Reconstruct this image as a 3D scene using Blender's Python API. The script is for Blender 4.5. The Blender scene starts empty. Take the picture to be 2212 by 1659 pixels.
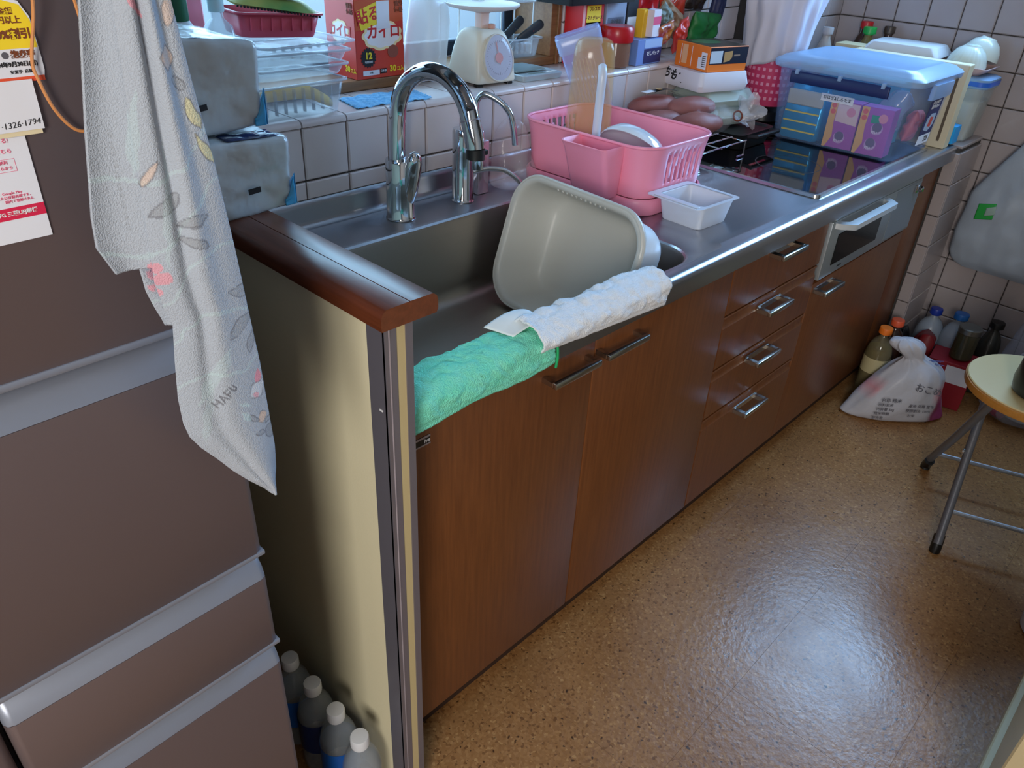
import bpy, bmesh, math, random
from mathutils import Vector, Matrix, noise
random.seed(7)
S = bpy.context.scene
COL = S.collection
PI = math.pi

# ------------------------------------------------------------------ camera
cam = bpy.data.objects.new('camera', bpy.data.cameras.new('camera'))
COL.objects.link(cam)
cam.location = (-0.5591, -0.68366, 1.35757)
cam.rotation_euler = (1.012946, -0.04515, -0.797255)
cam.data.sensor_fit = 'HORIZONTAL'
cam.data.sensor_width = 36.0
cam.data.lens = 36.0 * 1661.0 / 2212.0
cam.data.clip_start = 0.02
S.camera = cam

# ------------------------------------------------------------------ world, lights, exposure
W = bpy.data.worlds.new('world'); S.world = W
W.use_nodes = True
W.node_tree.nodes['Background'].inputs[0].default_value = (0.55, 0.68, 0.9, 1)
W.node_tree.nodes['Background'].inputs[1].default_value = 0.25

def area(name, loc, target, sx, sy, power, col, spread=180):
    l = bpy.data.lights.new(name, 'AREA'); l.shape = 'RECTANGLE'; l.size = sx; l.size_y = sy
    l.energy = power; l.color = col; l.spread = math.radians(spread)
    o = bpy.data.objects.new(name, l); COL.objects.link(o); o.location = loc
    d = Vector(target) - Vector(loc)
    o.rotation_euler = d.to_track_quat('-Z', 'Y').to_euler()
    return o
area('daylight_sink_window', (0.48, 1.16, 1.62), (0.48, 0.0, 1.35), 1.35, 1.25, 29, (0.62, 0.82, 1.0))
area('daylight_side_window', (2.52, -0.15, 1.72), (1.2, -0.25, 1.25), 0.95, 0.85, 58, (0.50, 0.70, 1.0))
area('room_behind_light', (-2.02, -1.62, 1.60), (0.1, -0.2, 0.5), 0.75, 0.9, 43, (1.0, 0.97, 0.93))

S.view_settings.view_transform = 'Standard'
S.view_settings.look = 'None'
S.view_settings.gamma = 1.0
S.view_settings.use_curve_mapping = False
S.view_settings.exposure = 0.14
S.render.film_transparent = False

# ------------------------------------------------------------------ materials
def srgb(r, g, b):
    f = lambda c: (c / 255 / 12.92) if c <= 10 else ((c / 255 + 0.055) / 1.055) ** 2.4
    return (f(r), f(g), f(b), 1)
MATS = {}
def mat(name, col, rough=0.5, metal=0.0, alpha=1.0, spec=0.5, coat=0.0, emit=0.0, trans=0.0, bump=None, vary=None, sss=0.0, stretch=(1, 1, 1)):
    """col: sRGB 0-255 triple; bump=(scale,strength); vary=(scale, col2, contrast)"""
    if name in MATS: return MATS[name]
    m = bpy.data.materials.new(name); m.use_nodes = True
    nt = m.node_tree; p = nt.nodes['Principled BSDF']
    c = srgb(*col)
    p.inputs['Base Color'].default_value = c
    p.inputs['Roughness'].default_value = rough
    p.inputs['Metallic'].default_value = metal
    p.inputs['Alpha'].default_value = alpha
    p.inputs['Specular IOR Level'].default_value = spec
    p.inputs['Coat Weight'].default_value = coat
    p.inputs['Transmission Weight'].default_value = trans
    if sss:
        p.inputs['Subsurface Weight'].default_value = sss
        p.inputs['Subsurface Radius'].default_value = (0.02, 0.015, 0.015)
    if emit:
        p.inputs['Emission Color'].default_value = c
        p.inputs['Emission Strength'].default_value = emit
    if bump or vary:
        tc = nt.nodes.new('ShaderNodeTexCoord'); mp = nt.nodes.new('ShaderNodeMapping')
        mp.inputs['Scale'].default_value = stretch
        nt.links.new(tc.outputs['Object'], mp.inputs['Vector'])
    if vary:
        n = nt.nodes.new('ShaderNodeTexNoise'); n.inputs['Scale'].default_value = vary[0]
        n.inputs['Detail'].default_value = 4
        r = nt.nodes.new('ShaderNodeValToRGB')
        k = vary[2] if len(vary) > 2 else 0.3
        r.color_ramp.elements[0].position = 0.5 - k / 2; r.color_ramp.elements[1].position = 0.5 + k / 2
        r.color_ramp.elements[0].color = c; r.color_ramp.elements[1].color = srgb(*vary[1])
        nt.links.new(mp.outputs[0], n.inputs['Vector'])
        nt.links.new(n.outputs['Fac'], r.inputs['Fac']); nt.links.new(r.outputs['Color'], p.inputs['Base Color'])
    if bump:
        n = nt.nodes.new('ShaderNodeTexNoise'); n.inputs['Scale'].default_value = bump[0]; n.inputs['Detail'].default_value = 3
        b = nt.nodes.new('ShaderNodeBump'); b.inputs['Strength'].default_value = bump[1]; b.inputs['Distance'].default_value = 0.01
        nt.links.new(mp.outputs[0], n.inputs['Vector'])
        nt.links.new(n.outputs['Fac'], b.inputs['Height']); nt.links.new(b.outputs['Normal'], p.inputs['Normal'])
    MATS[name] = m
    return m

def floor_mat():
    m = bpy.data.materials.new('cork_chip_vinyl'); m.use_nodes = True
    nt = m.node_tree; p = nt.nodes['Principled BSDF']; L = nt.links.new
    tc = nt.nodes.new('ShaderNodeNewGeometry')
    def nz(sc, det=4, rough=.6):
        n = nt.nodes.new('ShaderNodeTexNoise'); n.inputs['Scale'].default_value = sc; n.inputs['Detail'].default_value = det; n.inputs['Roughness'].default_value = rough
        L(tc.outputs['Position'], n.inputs['Vector']); return n
    v = nt.nodes.new('ShaderNodeTexVoronoi'); v.inputs['Scale'].default_value = 210; L(tc.outputs['Position'], v.inputs['Vector'])
    r = nt.nodes.new('ShaderNodeValToRGB'); cr = r.color_ramp
    sep = nt.nodes.new('ShaderNodeSeparateColor'); L(v.outputs['Color'], sep.inputs['Color'])
    cr.elements[0].position = 0; cr.elements[0].color = srgb(122, 82, 46)
    cr.elements[1].position = 1; cr.elements[1].color = srgb(190, 146, 94)
    e = cr.elements.new(.10); e.color = srgb(152, 106, 62)
    e = cr.elements.new(.6); e.color = srgb(162, 116, 70)
    e = cr.elements.new(.93); e.color = srgb(172, 126, 78)
    L(sep.outputs[0], r.inputs['Fac'])
    big = nz(2.2, 3); rb = nt.nodes.new('ShaderNodeValToRGB')
    rb.color_ramp.elements[0].position = .35; rb.color_ramp.elements[0].color = srgb(222, 214, 204)
    rb.color_ramp.elements[1].position = .65; rb.color_ramp.elements[1].color = (1, 1, 1, 1)
    L(big.outputs['Fac'], rb.inputs['Fac'])
    mx = nt.nodes.new('ShaderNodeMix'); mx.data_type = 'RGBA'; mx.blend_type = 'MULTIPLY'; mx.inputs[0].default_value = 1
    L(r.outputs['Color'], mx.inputs[6]); L(rb.outputs['Color'], mx.inputs[7])
    fl = nz(95, 2, .4); rf = nt.nodes.new('ShaderNodeValToRGB')
    rf.color_ramp.elements[0].position = .285; rf.color_ramp.elements[0].color = srgb(70, 52, 36)
    rf.color_ramp.elements[1].position = .33; rf.color_ramp.elements[1].color = (1, 1, 1, 1)
    L(fl.outputs['Fac'], rf.inputs['Fac'])
    mx2 = nt.nodes.new('ShaderNodeMix'); mx2.data_type = 'RGBA'; mx2.blend_type = 'MULTIPLY'; mx2.inputs[0].default_value = .8
    L(mx.outputs[2], mx2.inputs[6]); L(rf.outputs['Color'], mx2.inputs[7])
    L(mx2.outputs[2], p.inputs['Base Color'])
    rr_ = nz(5, 3); mr = nt.nodes.new('ShaderNodeMapRange'); mr.inputs[1].default_value = .3; mr.inputs[2].default_value = .7
    mr.inputs[3].default_value = .25; mr.inputs[4].default_value = .36; L(rr_.outputs['Fac'], mr.inputs[0]); L(mr.outputs[0], p.inputs['Roughness'])
    bn = nz(60, 3); b = nt.nodes.new('ShaderNodeBump'); b.inputs['Strength'].default_value = .10; b.inputs['Distance'].default_value = .01
    L(bn.outputs['Fac'], b.inputs['Height']); L(b.outputs['Normal'], p.inputs['Normal'])
    return m

def wood_mat(name, c1, c2, axis='Z', rough=0.38, coat=0.15):
    m = bpy.data.materials.new(name); m.use_nodes = True
    nt = m.node_tree; p = nt.nodes['Principled BSDF']; L = nt.links.new
    tc = nt.nodes.new('ShaderNodeNewGeometry'); mp = nt.nodes.new('ShaderNodeMapping')
    s = {'Z': (60, 60, 3), 'X': (3, 60, 60), 'Y': (60, 3, 60)}[axis]
    mp.inputs['Scale'].default_value = s; L(tc.outputs['Position'], mp.inputs['Vector'])
    n = nt.nodes.new('ShaderNodeTexNoise'); n.inputs['Scale'].default_value = 2.2; n.inputs['Detail'].default_value = 6; n.inputs['Roughness'].default_value = .65
    L(mp.outputs[0], n.inputs['Vector'])
    r = nt.nodes.new('ShaderNodeValToRGB'); r.color_ramp.elements[0].position = .3; r.color_ramp.elements[1].position = .72
    r.color_ramp.elements[0].color = srgb(*c1); r.color_ramp.elements[1].color = srgb(*c2)
    L(n.outputs['Fac'], r.inputs['Fac']); L(r.outputs['Color'], p.inputs['Base Color'])
    p.inputs['Roughness'].default_value = rough; p.inputs['Coat Weight'].default_value = coat; p.inputs['Coat Roughness'].default_value = .25
    return m

def steel_mat(name, col, rough, aniso=True):
    m = bpy.data.materials.new(name); m.use_nodes = True
    nt = m.node_tree; p = nt.nodes['Principled BSDF']; L = nt.links.new
    p.inputs['Base Color'].default_value = srgb(*col); p.inputs['Metallic'].default_value = 1
    tc = nt.nodes.new('ShaderNodeNewGeometry'); mp = nt.nodes.new('ShaderNodeMapping'); mp.inputs['Scale'].default_value = (2, 120, 120)
    n = nt.nodes.new('ShaderNodeTexNoise'); n.inputs['Scale'].default_value = 3; n.inputs['Detail'].default_value = 4
    L(tc.outputs['Position'], mp.inputs['Vector']); L(mp.outputs[0], n.inputs['Vector'])
    mr = nt.nodes.new('ShaderNodeMapRange'); mr.inputs[3].default_value = rough * .8; mr.inputs[4].default_value = rough * 1.2
    L(n.outputs['Fac'], mr.inputs[0]); L(mr.outputs[0], p.inputs['Roughness'])
    b = nt.nodes.new('ShaderNodeBump'); b.inputs['Strength'].default_value = .03; b.inputs['Distance'].default_value = .002
    L(n.outputs['Fac'], b.inputs['Height']); L(b.outputs['Normal'], p.inputs['Normal'])
    return m

def attr_mat(name, rough=0.9, bump=(400, .35), alpha=1.0):
    """cloth or print whose pattern is painted on the mesh points ('Col')"""
    m = bpy.data.materials.new(name); m.use_nodes = True
    nt = m.node_tree; p = nt.nodes['Principled BSDF']; L = nt.links.new
    a = nt.nodes.new('ShaderNodeVertexColor'); a.layer_name = 'Col'
    L(a.outputs['Color'], p.inputs['Base Color']); p.inputs['Roughness'].default_value = rough; p.inputs['Specular IOR Level'].default_value = .2
    if bump:
        tc = nt.nodes.new('ShaderNodeTexCoord'); n = nt.nodes.new('ShaderNodeTexNoise'); n.inputs['Scale'].default_value = bump[0]
        b = nt.nodes.new('ShaderNodeBump'); b.inputs['Strength'].default_value = bump[1]; b.inputs['Distance'].default_value = .003
        L(tc.outputs['Object'], n.inputs['Vector']); L(n.outputs['Fac'], b.inputs['Height']); L(b.outputs['Normal'], p.inputs['Normal'])
    return m

FLOOR = floor_mat()
WOOD = wood_mat('cabinet_wood', (98, 55, 27), (124, 73, 37))
WOODX = wood_mat('cap_wood', (92, 46, 26), (116, 60, 36), 'Y', .3, .3)
SILLW = wood_mat('sill_wood', (120, 84, 54), (150, 108, 70), 'X', .45, .1)
STEEL = steel_mat('brushed_steel', (176, 178, 184), .31)
SINKST = steel_mat('sink_steel', (168, 160, 150), .40)
CHROME = mat('chrome', (205, 208, 212), .06, 1.0)
HANDLE = mat('satin_nickel', (190, 188, 182), .25, 1.0)
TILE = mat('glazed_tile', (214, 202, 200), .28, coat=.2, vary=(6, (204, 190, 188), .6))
TILE_SHADED = mat('glazed_tile_shaded', (168, 158, 157), .3, coat=.2, vary=(6, (160, 149, 148), .6))  # same glaze as TILE, shade at the right end put into the colour
GROUT = mat('grey_grout', (70, 66, 64), .9)
GROUTW = mat('white_paint', (214, 212, 206), .8)
CREAM = mat('cream_wallpaper', (228, 218, 182), .75, bump=(300, .06))
CREAM2 = mat('cream_stripe', (196, 178, 132), .6)
GREYTRIM = mat('grey_aluminium', (132, 128, 138), .35, .5)
GREYTRIM2 = mat('pale_aluminium', (166, 160, 170), .3, .5)
FRIDGE = mat('fridge_champagne', (116, 102, 102), .38, .3)
FRIDGEG = mat('fridge_sheen_grey', (142, 146, 158), .35, .3)  # window reflection on the handle recesses put into the colour, rims share it
DARK = mat('dark_gap', (14, 13, 13), .8)
BLACK = mat('black_plastic', (18, 18, 19), .4)
WHITE = mat('white_plastic', (232, 232, 232), .35)
IVORY = mat('ivory_plastic', (224, 220, 204), .38, sss=.1)
PAPER = mat('white_paper', (226, 226, 232), .8)
PINK = mat('pink_plastic', (246, 152, 178), .35, sss=.15)
PINKD = mat('dark_pink', (216, 60, 92), .5)
GLASSB = mat('black_cooktop_glass', (14, 13, 14), .05, coat=.5)
TUBM = mat('frosted_white', (226, 232, 242), .3, alpha=.82)
CLEAR = mat('clear_plastic', (225, 238, 248), .12, alpha=.22, spec=.8)
CLEAR2 = mat('clear_tray_plastic', (222, 236, 250), .12, alpha=.19, spec=.9)
TRIM = mat('tray_rim_plastic', (226, 238, 250), .12, alpha=.42, spec=.9)
BAGC = mat('clear_bag', (228, 226, 234), .22, alpha=.32, spec=.9, bump=(18, .5))
BAGW = mat('white_bag', (226, 222, 232), .4, alpha=.86, bump=(14, .5))
BLUEBIN = mat('blue_clear_plastic', (150, 186, 236), .2, alpha=.13, spec=.7)
BLUELID = mat('blue_frosted_lid', (168, 202, 240), .28, alpha=.62, spec=.6)
ORANGE = mat('orange_card', (236, 124, 36), .5)
NAVY = mat('navy_plastic', (24, 40, 92), .4)
RED = mat('red_print', (208, 36, 40), .45)
REDT = mat('red_tray', (222, 84, 104), .4, alpha=.9)
YELLOW = mat('yellow_print', (246, 214, 40), .55)
GREENC = mat('green_cap', (22, 150, 60), .4)
DGREEN = mat('dark_green', (16, 92, 60), .45)
INK = mat('black_ink', (28, 26, 30), .7)
GREYINK = mat('grey_ink', (92, 90, 98), .8)
PINKINK = mat('pink_ink', (226, 96, 128), .8)
BLUECAP = mat('blue_cap', (24, 74, 170), .4)
ORCAP = mat('orange_cap', (240, 122, 34), .4)
BROWNINK = mat('brown_ink', (122, 62, 30), .8)

# ------------------------------------------------------------------ geometry helpers
def V(*a): return Vector(a)
class G:
    def __init__(s): s.bm = bmesh.new()
    def face(s, vs):
        try: return s.bm.faces.new(vs)
        except ValueError: return None
    def box(s, lo, hi, bev=0.0, seg=1, M=None):
        t = bmesh.new(); bmesh.ops.create_cube(t, size=1)
        c = [(a + b) / 2 for a, b in zip(lo, hi)]; d = [abs(b - a) for a, b in zip(lo, hi)]
        for v in t.verts: v.co = Vector((v.co.x * d[0] + c[0], v.co.y * d[1] + c[1], v.co.z * d[2] + c[2]))
        if bev: bmesh.ops.bevel(t, geom=list(t.edges), offset=min(bev, min(d) * .49), segments=seg, affect='EDGES', profile=.5)
        s.merge(t, M); return s
    def merge(s, t, M=None):
        if M is not None: t.transform(M)
        mp = {v: s.bm.verts.new(v.co) for v in t.verts}
        for f in t.faces: s.face([mp[v] for v in f.verts])
        t.free()
    def loft(s, rings, cap0=True, cap1=True, closed=True):
        vr = [[s.bm.verts.new(p) for p in r] for r in rings]
        n = len(vr[0])
        for a, b in zip(vr, vr[1:]):
            for i in range(n if closed else n - 1):
                j = (i + 1) % n
                s.face([a[i], a[j], b[j], b[i]])
        if closed and cap0: s.face(list(reversed(vr[0])))
        if closed and cap1: s.face(vr[-1])
        return s
    def lathe(s, prof, c=(0, 0, 0), n=24, M=None, cap0=True, cap1=True):
        rings = []
        for r, z in prof:
            rings.append([Vector((c[0] + max(r, 1e-5) * math.cos(2 * PI * i / n), c[1] + max(r, 1e-5) * math.sin(2 * PI * i / n), c[2] + z)) for i in range(n)])
        if M is not None: rings = [[M @ p for p in r] for r in rings]
        return s.loft(rings, cap0, cap1)
    def tube(s, pts, r, n=10, cap=True):
        pts = [Vector(p) for p in pts]; rs = r if isinstance(r, (list, tuple)) else [r] * len(pts)
        tg = [(pts[min(i + 1, len(pts) - 1)] - pts[max(i - 1, 0)]).normalized() for i in range(len(pts))]
        u = tg[0].orthogonal().normalized(); rings = []
        for i, p in enumerate(pts):
            u = (u - tg[i] * u.dot(tg[i])).normalized(); w = tg[i].cross(u)
            rings.append([p + (u * math.cos(2 * PI * k / n) + w * math.sin(2 * PI * k / n)) * rs[i] for k in range(n)])
        return s.loft(rings, cap, cap)
    def sheet(s, rows):
        return s.loft(rows, closed=False)
    def grid(s, f, nu, nv):
        return s.loft([[Vector(f(i / nu, j / nv)) for i in range(nu + 1)] for j in range(nv + 1)], closed=False)
    def prism(s, poly, y0, y1):
        """poly in XZ, extruded along Y"""
        return s.loft([[V(x, y0, z) for x, z in poly], [V(x, y1, z) for x, z in poly]])
def rrect(x0, x1, y0, y1, r, z, n=6):
    r = min(r, (x1 - x0) / 2 - 1e-4, (y1 - y0) / 2 - 1e-4); out = []
    for cx, cy, a in ((x1 - r, y1 - r, 0), (x0 + r, y1 - r, PI / 2), (x0 + r, y0 + r, PI), (x1 - r, y0 + r, 1.5 * PI)):
        for i in range(n + 1):
            t = a + PI / 2 * i / n
            out.append(V(cx + r * math.cos(t), cy + r * math.sin(t), z))
    return out
def spline(pts, k=8):
    P = [Vector(p) for p in pts]; P = [P[0] * 2 - P[1]] + P + [P[-1] * 2 - P[-2]]; out = []
    for i in range(1, len(P) - 2):
        a, b, c, d = P[i - 1:i + 3]
        for j in range(k):
            t = j / k
            out.append(.5 * ((2 * b) + (c - a) * t + (2 * a - 5 * b + 4 * c - d) * t * t + (3 * b - a - 3 * c + d) * t ** 3))
    out.append(P[-2]); return out
WM = {}
def thing(name, label, cat, loc=(0, 0, 0), rz=0.0, group=None, M=None):
    o = bpy.data.objects.new(name, None); COL.objects.link(o); o.empty_display_size = .05
    m = M if M is not None else Matrix.Translation(loc) @ Matrix.Rotation(rz, 4, 'Z')
    o.matrix_world = m; WM[o.name] = m
    o['label'] = label; o['category'] = cat
    if group: o['group'] = group
    return o
def obj(name, g, m, parent=None, world=False, smooth=True, angle=35, label=None, sub=0, solid=0.0):
    bm = g.bm if isinstance(g, G) else g
    if parent is not None and world: bm.transform(WM[parent.name].inverted())
    bmesh.ops.recalc_face_normals(bm, faces=bm.faces)
    me = bpy.data.meshes.new(name); bm.to_mesh(me); bm.free()
    if smooth:
        me.shade_smooth() if hasattr(me, 'shade_smooth') else None
        me.set_sharp_from_angle(angle=math.radians(angle))
    if m: me.materials.append(m)
    o = bpy.data.objects.new(name, me); COL.objects.link(o)
    if parent is not None:
        o.parent = parent; WM[o.name] = WM[parent.name]
    else: WM[o.name] = Matrix()
    if label: o['label'] = label
    if solid:
        md = o.modifiers.new('thickness', 'SOLIDIFY'); md.thickness = solid; md.offset = 0
    if sub:
        md = o.modifiers.new('subdivision', 'SUBSURF'); md.levels = sub; md.render_levels = sub
    return o
def tag(o, label, cat, group=None):
    o['label'] = label; o['category'] = cat
    if group: o['group'] = group
    return o
def struct(o): o['kind'] = 'structure'; return o
def stuff(o): o['kind'] = 'stuff'; return o
def frame(o, x, y):
    x = Vector(x).normalized(); y = Vector(y); y = (y - x * y.dot(x)).normalized(); z = x.cross(y)
    return Matrix(((x.x, y.x, z.x, o[0]), (x.y, y.y, z.y, o[1]), (x.z, y.z, z.z, o[2]), (0, 0, 0, 1)))
def text(body, M, size, m, parent=None, name='lettering', align='LEFT', world=True, bold=0.0, depth=.00025, shear=0.0, sx=1.0):
    cu = bpy.data.curves.new(name, 'FONT'); cu.body = body; cu.size = size; cu.align_x = align; cu.align_y = 'CENTER'
    cu.extrude = depth; cu.offset = bold; cu.resolution_u = 2; cu.shear = shear
    t = bpy.data.objects.new(name + '_curve', cu); COL.objects.link(t)
    dg = bpy.context.evaluated_depsgraph_get()
    me = bpy.data.meshes.new_from_object(t.evaluated_get(dg))
    bpy.data.objects.remove(t); bpy.data.curves.remove(cu)
    me.name = name
    if sx != 1.0: me.transform(Matrix.Diagonal((sx, 1, 1, 1)))
    me.transform(M)
    if parent is not None and world: me.transform(WM[parent.name].inverted())
    me.materials.clear(); me.materials.append(m)
    o = bpy.data.objects.new(name, me); COL.objects.link(o)
    if parent is not None: o.parent = parent; WM[o.name] = WM[parent.name]
    return o
def panel(name, M, x0, x1, y0, y1, m, parent, th=.0004, world=True, label=None):
    """thin printed panel lying on a plane (local x,y of M), standing th proud"""
    g = G().box((x0, y0, 0), (x1, y1, th)); g.bm.transform(M)
    return obj(name, g, m, parent, world=world, smooth=False, label=label)
def poly(name, M, pts, m, parent, th=.0004, world=True):
    g = G(); g.loft([[V(x, y, 0) for x, y in pts], [V(x, y, th) for x, y in pts]]); g.bm.transform(M)
    return obj(name, g, m, parent, world=world, smooth=False)
def circ(cx, cy, r, n=20, rx=None): return [(cx + (rx or r) * math.cos(2 * PI * i / n), cy + r * math.sin(2 * PI * i / n)) for i in range(n)]
def star(cx, cy, r0, r1, n): return [(cx + (r0 if i % 2 else r1) * math.cos(PI * i / n), cy + (r0 if i % 2 else r1) * math.sin(PI * i / n)) for i in range(2 * n)]
def nz(p, s, a): return noise.noise(Vector(p) * s) * a
def nv(p, s, a): return noise.noise_vector(Vector(p) * s) * a
def dup(root, M, label=None, group=None):
    r = root.copy(); COL.objects.link(r); r.matrix_world = M; WM[r.name] = M
    if label: r['label'] = label
    if group: r['group'] = group
    for ch in root.children:
        c = ch.copy(); COL.objects.link(c); c.parent = r
        for gch in ch.children:
            d = gch.copy(); COL.objects.link(d); d.parent = c
    return r
def tilemesh(name, w, h, d, m, gap=.003, bev=.0025):
    """tile lying in local XY, centre origin, glazed side +Z, thickness d"""
    t = bmesh.new(); a, b = w / 2 - gap / 2, h / 2 - gap / 2
    r = [[t.verts.new((sx * (a - i), sy * (b - i), z)) for sx, sy in ((-1, -1), (1, -1), (1, 1), (-1, 1))] for i, z in ((0, 0), (0, d - bev), (bev, d))]
    for p, q in zip(r, r[1:]):
        for k in range(4): t.faces.new((p[k], p[(k + 1) % 4], q[(k + 1) % 4], q[k]))
    t.faces.new(r[-1]); t.faces.new(list(reversed(r[0])))
    me = bpy.data.meshes.new(name); t.to_mesh(me); t.free(); me.materials.append(m); return me
def place_tile(me, M, parent, name='tile'):
    o = bpy.data.objects.new(name, me); COL.objects.link(o); o.parent = parent; o.matrix_local = M; return o

# ================================================================== ROOM
XR = 2.29; YB = 0.60; ZC = 0.80; ZL = 1.0
XL = -2.60; YF = -2.75; YW = 1.0; HT = 2.4
# floor of square vinyl tiles, 0.3 m
fl = struct(obj('floor', G().box((XL - .1, YF - .1, -.06), (XR + .1, YW + .1, -.004)), DARK, smooth=False))
ftile = tilemesh('floor_tile', .3, .3, .006, FLOOR, gap=.0003, bev=.0001)
for i in range(-10, 7):
    for j in range(-9, 4):
        cx, cy = .232 + .15 + i * .3, -.344 + .15 + j * .3
        if cx + .15 > XL - .1 and cx - .15 < XR + .05 and cy + .15 > YF - .05 and cy - .15 < .75:
            place_tile(ftile, Matrix.Translation((cx, cy, -.006)), fl, 'floor_tile')
struct(obj('ceiling', G().box((XL - .1, YF - .1, HT), (XR + .1, YW + .1, HT + .08)), GROUTW, smooth=False))
struct(obj('wall_left', G().box((XL - .1, YF, 0), (XL, .76, HT)), GROUTW, smooth=False))
struct(obj('wall_front', G().box((XL, YF - .1, 0), (XR, YF, HT)), GROUTW, smooth=False))
# back wall: base below the ledge (front face at YB), upper wall at Y .76 with the window opening
wb = G()
wb.box((XL, YB + .012, 0), (XR, .76, ZL - .008)).box((1.10, .762, ZL - .008), (XR, .9, HT)).box((XL, .762, ZL - .008), (-.12, .9, HT))
wb.box((-.12, .762, 1.60), (1.10, .9, HT)).box((-.12, .765, .9), (1.10, .9, ZL - .004))
wall_back = struct(obj('wall_back', wb, GROUT, smooth=False))
t_full = tilemesh('tile', .1, .1, .008, TILE)
t_low = tilemesh('tile', .1, .037, .008, TILE)
RX = Matrix.Rotation(PI / 2, 4, 'X')          # local XY -> XZ, facing -Y
X0 = .2244
for i in range(-3, 19):
    cx = X0 + .05 + i * .1
    if cx > 2.06: break
    place_tile(t_full, Matrix.Translation((cx, YB + .012, .938)) @ RX, wall_back)
    place_tile(t_low, Matrix.Translation((cx, YB + .012, .8685)) @ RX, wall_back)
# bullnose ledge tiles: rounded front edge + flat top back to the wooden sill
pb = [(.602, .9885), (.602, .9925), (.604, .997), (.608, .9998), (.614, 1.001), (.757, 1.001), (.757, .990), (.62, .9885)]
g = G(); g.loft([[V(-.0485, y, z) for y, z in pb], [V(.0485, y, z) for y, z in pb]])
bull = obj('ledge_tile', g, TILE, wall_back); bull.location = (X0 + .05 - .3, 0, 0)
for i in range(-2, 19):
    o = bull.copy(); COL.objects.link(o); o.parent = wall_back; o.location = (X0 + .05 + i * .1, 0, 0)
# upper tiled wall right of the window
for i in range(9):
    for k in range(5):
        place_tile(t_full, Matrix.Translation((1.17 + i * .1, .762, 1.052 + k * .1)) @ RX, wall_back)
# tiled column filling the back right corner
colm = struct(obj('wall_column', G().box((2.04, .528, .80), (XR, .61, 1.6)).box((2.04, .6, 1.0), (XR, .765, 1.6)), GROUT, smooth=False))
t_wall = tilemesh('tile', .1, .1, .008, TILE_SHADED)
t_wallh = tilemesh('tile', .05, .1, .008, TILE_SHADED)
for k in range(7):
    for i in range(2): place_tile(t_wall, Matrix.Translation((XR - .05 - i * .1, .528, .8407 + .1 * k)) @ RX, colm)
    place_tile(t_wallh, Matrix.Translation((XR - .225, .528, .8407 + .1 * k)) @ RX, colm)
for k in range(7): place_tile(tilemesh('tile', .072, .1, .008, TILE_SHADED) if k == 0 else COL.objects[-1].data, Matrix.Translation((2.04, .5635, .8407 + .1 * k)) @ Matrix.Rotation(-PI / 2, 4, 'Y') @ Matrix.Rotation(PI / 2, 4, 'Z'), colm)
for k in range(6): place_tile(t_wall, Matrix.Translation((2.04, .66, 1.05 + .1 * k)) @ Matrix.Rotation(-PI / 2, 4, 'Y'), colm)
# right wall, tiles run on a 0.1 m grid; a window opening high up (outside the frame)
wr = G()
wr.box((XR + .008, YF, 0), (XR + .12, .765, 1.30)).box((XR + .008, YF, 2.08), (XR + .12, .765, HT))
wr.box((XR + .008, .30, 1.3), (XR + .12, .765, 2.08)).box((XR + .008, YF, 1.3), (XR + .12, -.60, 2.08))
wall_right = struct(obj('wall_right', wr, GROUT, smooth=False))
RY = Matrix.Rotation(-PI / 2, 4, 'Y')         # facing -X
t_part = tilemesh('tile', .1, .082, .008, TILE_SHADED)
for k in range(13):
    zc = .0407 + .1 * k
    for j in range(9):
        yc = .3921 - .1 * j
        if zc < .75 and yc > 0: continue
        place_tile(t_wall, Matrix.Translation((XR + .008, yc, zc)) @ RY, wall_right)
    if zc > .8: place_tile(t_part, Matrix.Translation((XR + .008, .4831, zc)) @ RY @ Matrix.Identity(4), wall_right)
wpan = G().box((XR + .0, -1.4, 0), (XR + .012, -.42, 1.2))
struct(obj('wall_panel', wpan, mat('plain_wall', (176, 172, 160), .8), smooth=False))
# tiled half-height pier at the counter end
pier = struct(obj('wall_pier', G().box((2.086, -.032, 0), (XR - .001, .6, .792)), GROUT, smooth=False))
t_pf = tilemesh('tile', .2, .1, .008, TILE_SHADED); t_ps = tilemesh('tile', .0405, .1, .008, TILE_SHADED)
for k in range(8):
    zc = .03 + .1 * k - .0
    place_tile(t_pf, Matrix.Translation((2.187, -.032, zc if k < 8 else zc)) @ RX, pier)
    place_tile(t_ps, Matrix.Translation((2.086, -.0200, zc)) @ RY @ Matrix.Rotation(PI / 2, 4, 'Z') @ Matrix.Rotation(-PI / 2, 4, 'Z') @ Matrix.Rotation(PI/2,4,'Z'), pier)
t_pt = tilemesh('tile', .2, .1, .008, TILE_SHADED)
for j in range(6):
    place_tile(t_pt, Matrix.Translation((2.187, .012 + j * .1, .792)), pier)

# window over the sink: sill board, jamb, sash, frosted pane
sill = struct(obj('trim_1', G().box((-.118, .757, 1.0005), (1.098, .892, 1.022), .002), SILLW, label='brown wooden window sill'))
jamb = struct(obj('trim_2', G().box((1.078, .757, 1.0225), (1.0995, .9, 1.598), .001).box((1.10, .752, 1.0015), (1.112, .766, 1.598), .001), SILLW, label='wooden window jamb'))
FRAME = mat('navy_sash', (44, 58, 74), .4, .4)
PANE = bpy.data.materials.new('frosted_pane'); PANE.use_nodes = True
nt = PANE.node_tree; nt.nodes.clear()
om = nt.nodes.new('ShaderNodeOutputMaterial'); mx = nt.nodes.new('ShaderNodeMixShader'); tr = nt.nodes.new('ShaderNodeBsdfTransparent'); tl = nt.nodes.new('ShaderNodeBsdfTranslucent')
tr.inputs[0].default_value = (.80, .93, 1, 1); tl.inputs[0].default_value = (.8, .9, 1, 1); mx.inputs[0].default_value = .12
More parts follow.
